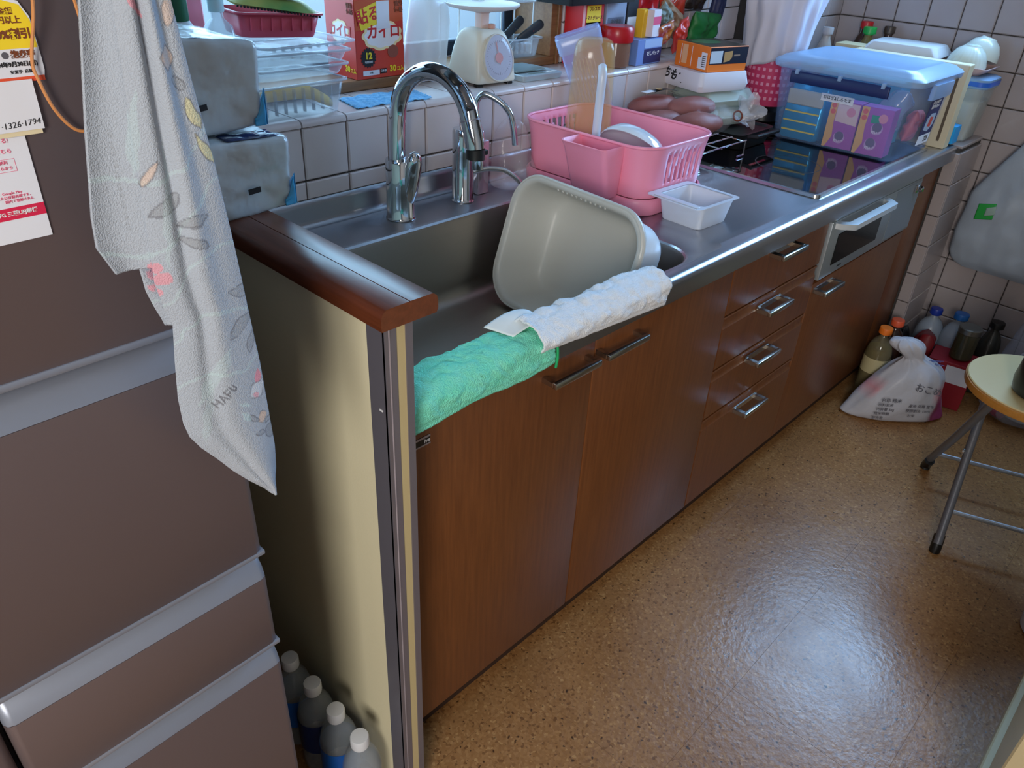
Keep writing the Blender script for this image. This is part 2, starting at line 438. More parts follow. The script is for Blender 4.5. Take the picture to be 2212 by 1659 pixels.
nt.links.new(tr.outputs[0], mx.inputs[1]); nt.links.new(tl.outputs[0], mx.inputs[2]); nt.links.new(mx.outputs[0], om.inputs[0])
win = bpy.data.objects.new('window_1', None); COL.objects.link(win); WM['window_1'] = Matrix(); struct(win)
g = G()
for a, b in (((-.118, .895, 1.0225), (1.078, .93, 1.058)), ((-.118, .895, 1.56), (1.078, .93, 1.60)), ((-.118, .895, 1.058), (-.08, .93, 1.56)), ((1.045, .895, 1.058), (1.078, .93, 1.56))):
    g.box(a, b, .003)
obj('sash_frame', g, FRAME, win)
obj('sash_stile', G().box((.16, .897, 1.058), (.195, .925, 1.56), .003), mat('pale_sash', (180, 200, 212), .4, .3), win)
obj('pane', G().box((-.09, .908, 1.05), (1.06, .913, 1.57)), PANE, win, smooth=False)
win2 = bpy.data.objects.new('window_2', None); COL.objects.link(win2); WM['window_2'] = Matrix(); struct(win2)
g = G()
for a, b in (((XR + .03, -.60, 1.3), (XR + .07, .30, 1.335)), ((XR + .03, -.60, 2.045), (XR + .07, .30, 2.08)), ((XR + .03, -.60, 1.335), (XR + .07, -.565, 2.045)), ((XR + .03, .265, 1.335), (XR + .07, .30, 2.045))): g.box(a, b)
obj('sash_frame', g, FRAME, win2)
obj('pane', G().box((XR + .045, -.57, 1.33), (XR + .05, .27, 2.05)), PANE, win2, smooth=False)

# half-height partition at the left end of the counter
part = struct(obj('wall_partition', G().box((-.1045, -.064, 0), (-.0665, .61, .955)), CREAM, smooth=False))
obj('corner_trim', G().box((-.1056, -.0665, 0), (-.104, -.034, .955)).box((-.1056, -.0675, 0), (-.100, -.0635, .955)), GREYTRIM, part, smooth=False)
obj('edge_bead', G().box((-.1000, -.0685, 0), (-.0975, -.0635, .955), .0008), GREYTRIM2, part)
obj('front_trim', G().box((-.0975, -.0675, 0), (-.0885, -.0635, .955)), GREYTRIM, part, smooth=False)
obj('front_stripe', G().box((-.0885, -.0665, 0), (-.0755, -.0635, .955)), CREAM2, part, smooth=False)
obj('end_trim', G().box((-.0755, -.0680, 0), (-.0650, -.0635, .955)).box((-.0668, -.0670, 0), (-.0648, -.02, .955)), GREYTRIM, part, smooth=False)
g = G(); pr = []
for a, b in ((-.118, .957), (-.1185, .962), (-.1185, .972), (-.1165, .978), (-.111, .9825), (-.079, .9828), (-.0788, .9815), (-.0778, .9815), (-.0776, .9828), (-.045, .9825), (-.0395, .9785), (-.0375, .972), (-.0375, .962), (-.040, .957)): pr.append((a, b))
g.prism(pr, -.081, .600)
obj('cap_board', g, WOODX, part, label='dark brown wooden cap board', angle=50)
obj('paint_chip', G().box((-.1062, -.058, .836), (-.1052, -.052, .8385)), WHITE, part, smooth=False)

# ================================================================== CABINETS
ZD0, ZD1 = .085, .735
def door_panel(x0, x1, z0, z1, y=-.0, bev=.0025):
    return G().box((x0 + .0012, y, z0 + .0012), (x1 - .0012, y + .018, z1 - .0012), bev, 2)
def bar_handle(xc, zc, L):
    """square-section pull: bar with two feet, slanted a little"""
    g = G()
    g.box((xc - L / 2, -.032, zc - .006), (xc + L / 2, -.0225, zc + .006), .002, 2)
    for sx in (-1, 1): g.box((xc + sx * (L / 2 - .005) - .005, -.0245, zc - .005), (xc + sx * (L / 2 - .005) + .005, .001, zc + .005), .001)
    return g
def tray_handle(xc, zc, L):
    """flat square-ring drawer pull sticking out"""
    g = G()
    g.box((xc - L / 2, -.037, zc - .006), (xc + L / 2, -.027, zc + .006), .002, 2)
    for sx in (-1, 1): g.box((xc + sx * (L / 2 - .007) - .007, -.030, zc - .006), (xc + sx * (L / 2 - .007) + .007, .001, zc + .006), .0015)
    g.box((xc - L / 2 + .004, -.003, zc - .004), (xc + L / 2 - .004, .0008, zc + .008))
    return g
def carcass(x0, x1):
    g = G()
    g.box((x0 + .0005, .0195, ZD0), (x0 + .016, .57, .745)).box((x1 - .016, .0195, ZD0), (x1 - .0005, .57, .745)).box((x0 + .016, .0195, ZD0), (x1 - .016, .57, ZD0 + .016))
    g.box((x0 + .016, .555, ZD0 + .016), (x1 - .016, .57, .56)).box((x0 + .0005, .0195, .737), (x1 - .0005, .0240, .7535)).box((x0 + .0005, .05, 0), (x1 - .0005, .065, ZD0))
    return g
XS = [-.062, .3885, .8468, 1.2955, 2.0765]
c = thing('sink_cabinet', 'brown two-door sink cabinet right of the cream partition', 'cabinet', (XS[0], 0, 0))
obj('carcass', carcass(XS[0], XS[2]), DARK, c, world=True, smooth=False)
for k, (hx) in enumerate((.3105, .449)):
    d = obj('door', door_panel(XS[k], XS[k + 1], ZD0, ZD1), WOOD, c, world=True)
    obj('handle', bar_handle(hx, .708 - .0 * k, .118), HANDLE, d, world=True, label='satin metal bar handle')
badge = obj('badge', G().box((-.035, -.0008, .700), (.0155, .0005, .716)), BLACK, c, world=True, smooth=False, label='small black and silver sticker')
obj('badge_rim', G().box((-.035, -.0012, .7125), (.0155, -.0006, .716)).box((-.035, -.0012, .700), (.0155, -.0006, .7025)), GREYTRIM2, badge, world=True, smooth=False)
text('ive', frame((.0145, -.0012, .7075), (1, 0, 0), (0, 0, 1)), .010, WHITE, badge, align='RIGHT', bold=.0002, shear=.2)
c = thing('drawer_cabinet', 'brown cabinet of four stacked drawers in the middle of the kitchen run', 'cabinet', (XS[2], 0, 0))
obj('carcass', carcass(XS[2], XS[3]), DARK, c, world=True, smooth=False)
zs = [.735, .6225, .486, .3495, .085]
for k in range(4):
    z1, z0 = zs[k], zs[k + 1]; x0, x1 = XS[2] + .0012, XS[3] - .0012
    if k:   # drawer front with a coved finger groove along its top
        pf = [(.018, z0 + .0012), (0.002, z0 + .0012), (0, z0 + .004), (0, z1 - .031), (.0018, z1 - .029), (.004, z1 - .022), (.0042, z1 - .010), (.001, z1 - .0075), (.0006, z1 - .0055), (.002, z1 - .003), (.018, z1 - .003)]
    else:
        pf = [(.018, z0 + .0012), (0.002, z0 + .0012), (0, z0 + .004), (0, z1 - .004), (.002, z1 - .0012), (.018, z1 - .0012)]
    g = G(); g.loft([[V(x0, y, z) for y, z in pf], [V(x1, y, z) for y, z in pf]])
    d = obj('drawer', g, WOOD, c, world=True, angle=25)
    obj('handle', tray_handle(1.052, (.728, .592, .458, .313)[k] - (.0 if k else .0), .115), HANDLE, d, world=True, label='square satin metal pull')
c = thing('stove_cabinet', 'brown cabinet with a single tall door under the grill', 'cabinet', (XS[3], 0, 0))
obj('carcass', carcass(XS[3], XS[4]), DARK, c, world=True, smooth=False)
d = obj('door', door_panel(XS[3], 1.905, ZD0, .567), WOOD, c, world=True)
obj('handle', tray_handle(1.362, .546, .115), HANDLE, d, world=True, label='square satin metal pull')
obj('filler_panel', door_panel(1.905, 2.0755, ZD0, ZD1, y=.002), WOOD, c, world=True)
struct(obj('baseboard_kitchen', G().box((XS[0], .04, 0), (XS[4], .0495, ZD0 - .001)), mat('plinth_brown', (54, 36, 28), .6), smooth=False))

# ================================================================== COUNTERTOP with sink
ct = thing('countertop', 'long stainless steel countertop with a moulded sink', 'countertop', (0, 0, ZC))
N = 9
rings = [rrect(-.062, 2.077, -.008, .606, .0005, .800, N), rrect(-.048, .800, .0035, .583, .035, .800, N), rrect(-.043, .793, .006, .578, .034, .7975, N), rrect(-.034, .778, .012, .568, .036, .7945, N)]
obj('top', G().loft(rings + [rrect(-.010, .734, .0165, .486, .080, .7942, N), rrect(-.004, .728, .0195, .479, .076, .7925, N), rrect(-.001, .725, .0220, .475, .0735, .7890, N)], cap0=False, cap1=False), STEEL, ct, world=True, angle=20)
rb = [rrect(-.001, .725, .0220, .475, .0735, .7890, N), rrect(.0015, .7225, .024, .4725, .072, .782, N), rrect(.006, .717, .030, .466, .07, .64, N), rrect(.010, .713, .034, .462, .068, .625, N), rrect(.020, .703, .044, .452, .06, .613, N), rrect(.036, .687, .060, .436, .05, .609, N)]
sk = obj('sink_basin', G().loft(rb, cap0=False, cap1=True), SINKST, ct, world=True, angle=40)
obj('drain', G().lathe([(.055, 0), (.058, .002), (.045, .002), (.04, -.003), (0, -.003)], (.16, .36, .6095), 32), STEEL, sk, world=True)
pe = [(.0, .8), (-.012, .8008), (-.019, .7995), (-.0235, .7955), (-.0255, .789), (-.026, .780), (-.026, .7555), (-.012, .7545), (-.01, .76), (-.01, .79)]
obj('front_edge', G().loft([[V(-.062, y, z) for y, z in pe], [V(2.077, y, z) for y, z in pe]]), STEEL, ct, world=True, angle=50)
pgd = [(.600, .7995), (.6045, .801), (.609, .8055), (.6105, .812), (.6110, .840), (.6125, .8485), (.6165, .8515), (.6165, .7995)]
pgd = [(y - .012, z) for y, z in pgd]
obj('backsplash_lip', G().loft([[V(-.062, y, z) for y, z in pgd], [V(2.077, y, z) for y, z in pgd]]), STEEL, ct, world=True, angle=50)

# ================================================================== BUILT-IN STOVE (glass hob + grill front)
st = thing('built_in_stove', 'built-in stove with black glass top and silver grill front', 'stove', (1.3, 0, ZC))
SILV = mat('silver_enamel', (168, 178, 184), .35, .6)
gl = rrect(1.232, 1.955, .022, .50, .012, .8035)
obj('glass_top', G().loft([rrect(1.236, 1.951, .026, .496, .010, .801), rrect(1.236, 1.951, .026, .496, .010, .8065)]), GLASSB, st, world=True)
g = G()
o1, o2, i1 = rrect(1.228, 1.959, .018, .504, .014, .8005), rrect(1.229, 1.958, .019, .503, .014, .8075), rrect(1.2365, 1.9505, .0265, .4955, .010, .8078)
g.loft([o1, o2, i1, [p - V(0, 0, .004) for p in i1]], False, False)
obj('rim', g, HANDLE, st, world=True)
gf = obj('grill_front', G().box((1.299, -.0085, .578), (1.903, .0180, .7335), .003, 2).box((1.31, -.0085, .7335), (1.903, .016, .7535), .002), SILV, st, world=True)
obj('grill_window', G().box((1.352, -.0105, .607), (1.635, -.0075, .692), .001), mat('grill_glass', (16, 17, 19), .12), gf, world=True)
hb = G(); ho = [(1.314, -.006), (1.320, -.022), (1.345, -.047), (1.352, -.049), (1.602, -.049), (1.609, -.047), (1.632, -.022), (1.638, -.006)]; hi = [(1.340, -.006), (1.343, -.014), (1.352, -.025), (1.356, -.027), (1.596, -.027), (1.600, -.025), (1.609, -.014), (1.612, -.006)]
def hrg(pts, z, k=0): return [V(x, y, z) for x, y in pts]
for pa, pb_, za, zb_ in ((ho, hi, .7285, .7285), (ho, ho, .7145, .7285), (hi, hi, .7145, .7285), (ho, hi, .7145, .7145)): hb.loft([hrg(pa, za), hrg(pb_, zb_)], closed=False)
bmesh.ops.remove_doubles(hb.bm, verts=hb.bm.verts, dist=.0001)
obj('grill_handle', hb, mat('pale_handle', (206, 212, 216), .35, .2), gf, world=True, angle=30)
obj('control_panel', G().box((1.705, -.0098, .585), (1.895, -.0076, .728), .001), mat('silver_panel', (150, 160, 168), .4, .5), gf, world=True)
obj('knob', G().lathe([(.009, 0), (.009, .012), (.007, .014), (0, .014)], (0, 0, 0), 14, frame((1.878, -.0098, .706), (1, 0, 0), (0, 0, 1)) @ Matrix.Rotation(0, 4, 'X')), CHROME, gf, world=True)
obj('knob', G().box((1.846, -.0165, .698), (1.858, -.0095, .722), .002), CHROME, gf, world=True)
obj('maker_mark', G().box((1.40, -.0092, .5905), (1.425, -.0084, .5945)), INK, gf, world=True, smooth=False)
for cx, cy, r in ((1.43, .2, .085), (1.78, .2, .085), (1.6, .37, .055)):
    g = G(); n = 40
    g.loft([[V(cx + q * math.cos(2 * PI * i / n), cy + q * math.sin(2 * PI * i / n), .80665) for i in range(n)] for q in (r, r - .003)], False, False)
    obj('burner_ring', g, mat('ring_grey', (60, 58, 58), .3), st, world=True)
# low black grate pan at the back of the stove
bp = thing('black_stove_pan', 'low black iron pan under the lidded food trays on the hob', 'pan', (1.515, .450, .8085))
obj('pan', G().loft([rrect(-.085, .085, -.10, .13, .03, 0), rrect(-.1, .1, -.11, .14, .03, .042), rrect(-.094, .094, -.102, .132, .026, .042), rrect(-.088, .088, -.095, .125, .026, .036)], True, True), BLACK, bp)
obj('handle', G().tube([(-.06, -.11, .036), (-.06, -.135, .04), (.06, -.135, .04), (.06, -.11, .036)], .006, 8), BLACK, bp)
# ================================================================== REFRIGERATOR
FM = Matrix.Translation((-.298, -.100, 0)) @ Matrix.Rotation(math.radians(1.577), 4, 'Z')
fr = thing('refrigerator', 'tall champagne refrigerator with drawer fronts, left of the partition', 'refrigerator', M=FM)
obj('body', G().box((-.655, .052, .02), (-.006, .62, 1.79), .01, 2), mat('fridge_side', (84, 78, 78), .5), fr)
def fdoor(x0, x1, z0, z1, name, recess):
    zt = z1 - (.030 if recess else .002)
    r = .008
    pl = lambda z, y, i=0.0: [V(x0 + i, .048, z), V(x0 + i, y + r, z), V(x0 + i + r * .3, y + r * .3, z), V(x0 + i + r, y, z), V(x1 - i - r, y, z), V(x1 - i - r * .3, y + r * .3, z), V(x1 - i, y + r, z), V(x1 - i, .048, z)]
    g = G(); g.loft([pl(z0, .003), pl(z0 + .003, 0), pl(zt, 0)] + ([] if recess else [pl(z1, .003)]))
    d = obj(name, g, FRIDGE, fr, angle=50)
    if recess:
        g = G(); g.loft([pl(zt + .0003, .0005), pl(zt + .008, .003), pl(zt + .020, .011), pl(z1 - .003, .020), pl(z1 - .001, .030)])
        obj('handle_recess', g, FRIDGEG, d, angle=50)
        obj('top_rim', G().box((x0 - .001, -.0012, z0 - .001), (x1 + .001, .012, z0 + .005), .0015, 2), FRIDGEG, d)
    else:
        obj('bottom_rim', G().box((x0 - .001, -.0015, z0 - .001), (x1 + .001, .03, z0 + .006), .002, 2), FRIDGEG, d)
    return d
fdoor(-.655, 0, 1.043, 1.785, 'door', False)
fdoor(-.655, 0, .765, 1.038, 'drawer', True)
fdoor(-.2575, 0, .626, .7605, 'drawer', True)
fdoor(-.655, -.2615, .626, .7605, 'drawer', True)
fdoor(-.655, 0, .055, .6215, 'drawer', True)
# ---- papers held on the fridge door
def onf(x, z, off): return FM @ frame((x + .298, -off, z), (1, 0, 0), (0, 0, 1))
cp = thing('coupon_card', 'yellow and white discount coupon on the fridge door, at the left photo edge', 'coupon', M=onf(-.44, 1.25, .0012))
g = G(); g.loft([[V(x, y, z) for x, y in ((-.03, 0), (.0495, .0), (.0505, .004), (.0505, .012), (.0495, .035), (.045, .044), (.035, .047), (-.03, .047))] for z in (0, .0006)])
obj('card', g, PAPER, cp, smooth=False)
M0 = WM[cp.name]
def loc(M, dx=0, dy=0, dz=0): return M @ Matrix.Translation((dx, dy, dz))
poly('yellow_band', loc(M0, 0, 0, .0006), [(-.03, .0175), (.0497, .0175), (.0492, .033), (.045, .042), (.034, .0455), (-.03, .0455)], YELLOW, cp, .0002)
poly('purple_band', loc(M0, 0, 0, .0005), [(-.03, .0455), (.035, .0455), (.03, .052), (-.03, .053)], mat('purple_card', (112, 78, 150), .6), cp, .0002)
panel('orange_band', loc(M0, 0, 0, .0006), -.03, .0495, -.002, .001, mat('red_orange', (226, 84, 48), .6), cp, .0002)
text('対象金額', loc(M0, .0405, .0385, .0009), .0042, BROWNINK, cp, align='RIGHT', bold=.0001)
text('1000円以上', loc(M0, .0440, .0335, .0009), .0046, BROWNINK, cp, align='RIGHT', bold=.0001)
text('10%割引', loc(M0, .0478, .0255, .0009), .0062, BROWNINK, cp, align='RIGHT', bold=.00025)
text('抱炎亭', loc(M0, .0470, .0140, .0009), .0046, BROWNINK, cp, align='RIGHT', bold=.0002)
poly('round_seal', loc(M0, 0, 0, .0007), circ(.0300, .0140, .0020), GREYINK, cp, .0002)
text('2024年9月30日(月)', loc(M0, .0475, .0085, .0008), .0033, INK, cp, align='RIGHT', bold=.0001)
text('安楽亭  店舗', loc(M0, .0435, .0040, .0008), .0024, INK, cp, align='RIGHT')
no = thing('note_paper', 'white note with a handwritten number under the yellow coupon', 'note', M=onf(-.44, 1.218, .0030))
obj('sheet', G().box((-.03, .001, 0), (.041, .0315, .0005)), PAPER, no, smooth=False)
obj('under_sheet', G().box((-.03, -.002, -.0008), (.0395, .03, -.0002)), mat('cream_paper', (226, 210, 172), .8), no, smooth=False)
text('·1326·1794', loc(WM[no.name], .0395, .006, .0006) @ Matrix.Rotation(math.radians(3), 4, 'Z'),   .0053, INK, no, align='RIGHT', bold=-.00005, shear=.15)
fy = thing('bank_flyer', 'white flyer with a crimson band, lowest paper on the fridge door', 'flyer', M=onf(-.44, 1.150, .0010))
obj('sheet', G().box((-.04, -.002, 0), (.0285, .0695, .0005)), PAPER, fy, smooth=False)
M0 = WM[fy.name]
panel('crimson_band', loc(M0, 0, 0, .0005), -.04, .0285, .0135, .0215, mat('crimson', (214, 28, 72), .6), fy, .0002)
text('MUFG 三菱UFJ銀行', loc(M0, .0235, .0175, .0008), .0034, WHITE, fy, align='RIGHT', bold=.0001)
for y, s, tx, xx in ((.0640, .0034, 'できる!', .018), (.0575, .0034, 'はこちら', .0185), (.0505, .0026, '便利', .014), (.0470, .0026, 'こちらから', .0165), (.0310, .0025, 'Google Play', .0175), (.0282, .0022, 'または登録商標です。', .0235), (.0255, .0022, '国内で登録された', .0235)):
    text(tx, loc(M0, xx, y, .0006), s, PINKINK, fy, align='RIGHT')
g = G()
for a, b in (((-.03, .0445), (.0185, .0447)), ((-.03, .0525), (.0185, .0527)), ((.0183, .0445), (.0185, .0527))): g.box((a[0], a[1], .0005), (b[0], b[1], .0007))
obj('pink_frame', g, PINKINK, fy, smooth=False)
g = G().tube([FM @ V(*p) for p in spline([(-.090, -.012, 1.33), (-.091, -.010, 1.294), (-.0985, -.006, 1.262), (-.098, -.006, 1.249), (-.093, -.006, 1.230), (-.084, -.006, 1.2165), (-.074, -.007, 1.2145), (-.064, -.010, 1.222), (-.066, -.015, 1.262), (-.072, -.016, 1.33)], 8)], .0011, 8)
tag(obj('orange_string', g, mat('orange_cord', (206, 136, 78), .5)), 'thin orange cord looping down over the coupon to the towel', 'cord')

# ================================================================== HANGING PRINTED TOWEL
TOW = attr_mat('towel_print', .95, (900, .5))
def towel_col(x, z):
    """flat print, in metres on the towel: leaf shapes, letters, dots"""
    wx, wz = noise.noise(V(x * 90, z * 90, 3)) * .0028, noise.noise(V(x * 90, z * 90, 9)) * .0028
    x0_, z0_ = x, z; x += wx; z += wz
    base = [.44, .48, .54]
    def mixc(c, f):
        for i in range(3): base[i] += (c[i] - base[i]) * f
    grey, aqua, pink, yel, ora, ink = (.30, .31, .33), (.55, .72, .72), (.86, .30, .36), (.74, .68, .36), (.86, .58, .40), (.16, .16, .18)
    def leaf(cx, cz, L, w, a, c, outline=True, f=.55):
        dx, dz = x - cx, z - cz; u = dx * math.cos(a) + dz * math.sin(a); v = -dx * math.sin(a) + dz * math.cos(a)
        t = u / L
        if -1 < t < 1:
            h = w * (1 - t * t)
            if abs(v) < h: mixc(c, f)
            if outline and abs(abs(v) - h) < .0006: mixc(ink, .6)
    n = noise.noise(V(x * 30, z * 30, 0))
    for k in range(5):
        zz = 1.20 - k * .045 + .012 * math.sin(x * 60 + k)
        if abs(z - zz - .4 * (x + .33)) < .0016: mixc(aqua, .35)
    leaf(-.345, 1.165, .014, .005, .5, grey); leaf(-.329, 1.150, .013, .004, .1, grey); leaf(-.333, 1.136, .012, .004, -.4, grey)
    leaf(-.352, 1.188, .010, .003, 1.0, ora, True, .5); leaf(-.300, 1.085, .013, .005, -.2, grey, True, .4); leaf(-.306, 1.056, .015, .005, .5, grey, True, .45)
    leaf(-.298, 1.038, .010, .004, 1.1, grey, True, .45)
    for cx, cz, r in ((-.3605, 1.122, .004), (-.3575, 1.112, .005), (-.361, 1.102, .003)):
        if (x - cx) ** 2 + (z - cz) ** 2 < (r * (1 + .5 * n)) ** 2: mixc(pink, .65)
    leaf(-.2975, 1.004, .006, .0035, 1.2, pink, False, .8); leaf(-.300, .992, .009, .007, .4, (.85, .86, .9), True, .5)
    if (x + .302) ** 2 + (z - .988) ** 2 < .0022 ** 2: mixc(pink, .6)
    leaf(-.300, .963, .006, .0055, .2, ora, True, .65); leaf(-.309, .967, .007, .002, -.7, grey, True, .5); leaf(-.292, .958, .006, .003, .6, grey, True, .5)
    leaf(-.293, .945, .009, .006, -.9, grey, True, .6); leaf(-.304, .951, .005, .0025, -.5, grey, True, .55); leaf(-.314, .985, .007, .002, -.5, aqua, False, .5); leaf(-.316, .972, .007, .002, -.9, aqua, False, .5)
    leaf(-.318, 1.29, .010, .005, 1.2, ora, True, .5); leaf(-.327, 1.262, .009, .004, 1.5, ora, True, .5); leaf(-.3145, 1.224, .012, .004, -1.2, yel, True, .7); leaf(-.3105, 1.199, .012, .004, -1.2, yel, True, .7); leaf(-.322, 1.245, .006, .004, -.6, grey, True, .4)
    leaf(-.341, 1.293, .008, .0025, -1.0, pink, False, .7)
    leaf(-.356, 1.215, .03, .003, 1.4, aqua, False, .3); leaf(-.345, 1.165, .05, .003, 1.4, aqua, False, .25); leaf(-.335, 1.02, .028, .006, .9, aqua, False, .3); leaf(-.345, .99, .03, .004, 1.3, aqua, False, .22)
    x, z = x0_, z0_
    # letters H A F U, drawn as strokes on a slanted line
    def stroke(ax, az, bx, bz, w=.0007):
        ox, oz, an = -.3365, .9905, math.radians(38)
        A = (ox + (ax * math.cos(an) - az * math.sin(an)) * .0075, oz + (ax * math.sin(an) + az * math.cos(an)) * .0075)
        B = (ox + (bx * math.cos(an) - bz * math.sin(an)) * .0075, oz + (bx * math.sin(an) + bz * math.cos(an)) * .0075)
        dx, dz = B[0] - A[0], B[1] - A[1]; t = max(0, min(1, ((x - A[0]) * dx + (z - A[1]) * dz) / (dx * dx + dz * dz)))
        if (x - A[0] - dx * t) ** 2 + (z - A[1] - dz * t) ** 2 < w * w: mixc(ink, .75)
    for s in ((0, 0, 0, 1), (.6, 0, .6, 1), (0, .5, .6, .5), (.85, 0, 1.15, 1), (1.15, 1, 1.45, 0), (.97, .4, 1.33, .4), (1.7, 0, 1.7, 1), (1.7, 1, 2.2, 1), (1.7, .5, 2.1, .5), (2.45, 1, 2.45, .2), (2.45, .2, 2.65, 0), (2.65, 0, 2.85, .2), (2.85, .2, 2.85, 1)): stroke(*s)
    if x < -.3655 and abs(x + .3695 + .0010 * math.sin(z * 50)) < .0013 and 1.15 < z < 1.22 and (int(z * 500) % 2): mixc(grey, .4)
    return (*base, 1)
def lerp_t(tab, z):
    tab = sorted(tab)
    if z <= tab[0][0]: return tab[0][1]
    for (a, va), (b, vb) in zip(tab, tab[1:]):
        if z <= b: return va + (vb - va) * (z - a) / (b - a)
    return tab[-1][1]
def towel_sheet(L, Rr, z0, z1, nu, nv, yf, th, flip=False):
    g = G(); rows = []
    for j in range(nv + 1):
        row = []
        for i in range(nu + 1):
            u = i / nu; zz = z1 + (z0 - z1) * j / nv
            xl, xr = lerp_t(L, zz), lerp_t(Rr, zz)
            x = xl + (xr - xl) * u
            row.append(V(x, yf(u, zz, x), zz))
        rows.append(row)
    g.loft(rows, closed=False); return g
ZT = 1.36
Lf = [(.877, -.3010), (.884, -.3055), (.900, -.3185), (.918, -.3315), (.937, -.343), (.955, -.355), (.970, -.3625), (.985, -.3652), (1.009, -.365), (1.040, -.3615), (1.073, -.357), (1.09, -.361), (1.11, -.3635), (1.16, -.3600), (1.22, -.357), (1.30, -.352), (1.38, -.346)]
Rf = [(.877, -.2985), (.884, -.2955), (.9, -.2920), (.925, -.2900), (1.015, -.292), (1.11, -.298), (1.188, -.304), (1.246, -.311), (1.295, -.316), (1.38, -.323)]
def yfront(u, z, x):
    t = max(0, min(1, (z - .98) / .3))
    d = .010 * math.exp(-((u - .34 - .05 * t) / .10) ** 2) * (.3 + .7 * t) + .006 * math.exp(-((u - .72) / .15) ** 2) * t
    return -.150 + d + .012 * (1 - math.sin(PI * min(1, max(0, u)))) * .8 + nz((x * 20, z * 8, 1), 1, .0015)
g1 = towel_sheet(Lf, Rf, .877, ZT, 150, 420, yfront, .002)
# back flap hanging on the left, ending higher
Lb = [(1.120, -.386), (1.132, -.3905), (1.142, -.3945), (1.163, -.393), (1.217, -.384), (1.297, -.369), (1.38, -.353)]
Rb = [(1.120, -.352), (1.217, -.345), (1.297, -.34), (1.38, -.335)]
def yback(u, z, x): return -.133 + .003 * math.sin(u * 5) - .004 * u + nz((x * 20, z * 8, 5), 1, .0012)
g2 = towel_sheet(Lb, Rb, 1.120, ZT, 70, 180, yback, .002)
# small tucked corner between the two
Lc = [(1.066, -.357), (1.085, -.3625), (1.10, -.3665), (1.122, -.3685), (1.14, -.366)]
Rc = [(1.066, -.345), (1.14, -.335)]
g3 = towel_sheet(Lc, Rc, 1.066, 1.14, 20, 40, lambda u, z, x: -.127 + .002 * math.sin(u * 6 + z * 60), .002)
for q in (g2, g3): g1.merge(q.bm)
tw = obj('hanging_towel', g1, TOW, None, angle=80, solid=.0022)
ca = tw.data.color_attributes.new('Col', 'FLOAT_COLOR', 'POINT')
for i, v in enumerate(tw.data.vertices): ca.data[i].color = towel_col(v.co.x, v.co.z)
tag(tw, 'long white printed towel hanging in front of the refrigerator', 'towel')

# ================================================================== PET BOTTLES between fridge and partition
PETB = mat('pet_clear', (196, 206, 214), .08, alpha=.30, spec=.9)
WATER = mat('bottle_water', (150, 160, 170), .05, alpha=.25)
BLUELBL = mat('blue_label', (24, 112, 214), .35)
CAPW = mat('white_cap', (220, 222, 226), .45)
def pet(loc_, label, h=.215, r=.0325, capm=CAPW, body=PETB, liquid=WATER, lab=None, level=.15, group=None, cat='bottle', cr=.0150, name='plastic_bottle'):
    t = thing(name, label, cat, loc_)
    k = h / .215
    pr = [(r * .82, 0), (r * .95, .004), (r, .012), (r, .045 * k), (r * .96, .055 * k), (r, .065 * k), (r, .132 * k), (r * .97, .145 * k), (r * .84, .162 * k), (r * .62, .178 * k), (.0125, .189 * k), (.0122, h - .016)]
    obj('body', G().lathe(pr, n=28), body, t, angle=60)
    if liquid: obj('liquid', G().lathe([(r * .8, .003)] + [(max(a - .0012, .001), z) for a, z in pr[1:] if z < level * k] + [(lerp_t([(z, a) for a, z in pr], level * k) - .0012, level * k)], n=28), liquid, t, angle=60)
    cz = h - .020
    g = G(); n = 40
    g.loft([[V((cr + (.0004 if i % 2 else 0)) * math.cos(2 * PI * i / n), (cr + (.0004 if i % 2 else 0)) * math.sin(2 * PI * i / n), z) for i in range(n)] for z in (cz, cz + .017)] + [[V(q * math.cos(2 * PI * i / n), q * math.sin(2 * PI * i / n), z) for i in range(n)] for q, z in ((cr - .0008, cz + .0195), (cr * .75, cz + .020))])
    obj('cap', g, capm, t, angle=50)
    obj('neck_ring', G().lathe([(.0138, cz - .004), (.0145, cz - .003), (.0145, cz - .0006), (.0138, cz)], n=24), capm, t)
    if lab: obj('label', G().lathe([(r + .0004, lab[1] * k), (r + .0004, lab[2] * k)], n=28, cap0=False, cap1=False), lab[0], t)
    return t
pet((-.157, .186, 0), 'clear bottle farthest back behind the fridge edge, white cap', lab=(BLUELBL, .06, .13))
pet((-.1575, .115, 0), 'clear water bottle second from the back in the fridge gap', lab=(mat('dark_blue_label', (18, 48, 110), .4), .06, .135))
pet((-.1585, .045, 0), 'clear water bottle with a bright blue label and white cap', lab=(BLUELBL, .06, .133))
pet((-.1590, -.022, 0), 'frontmost clear water bottle at the bottom edge, white cap', lab=None, level=.165)

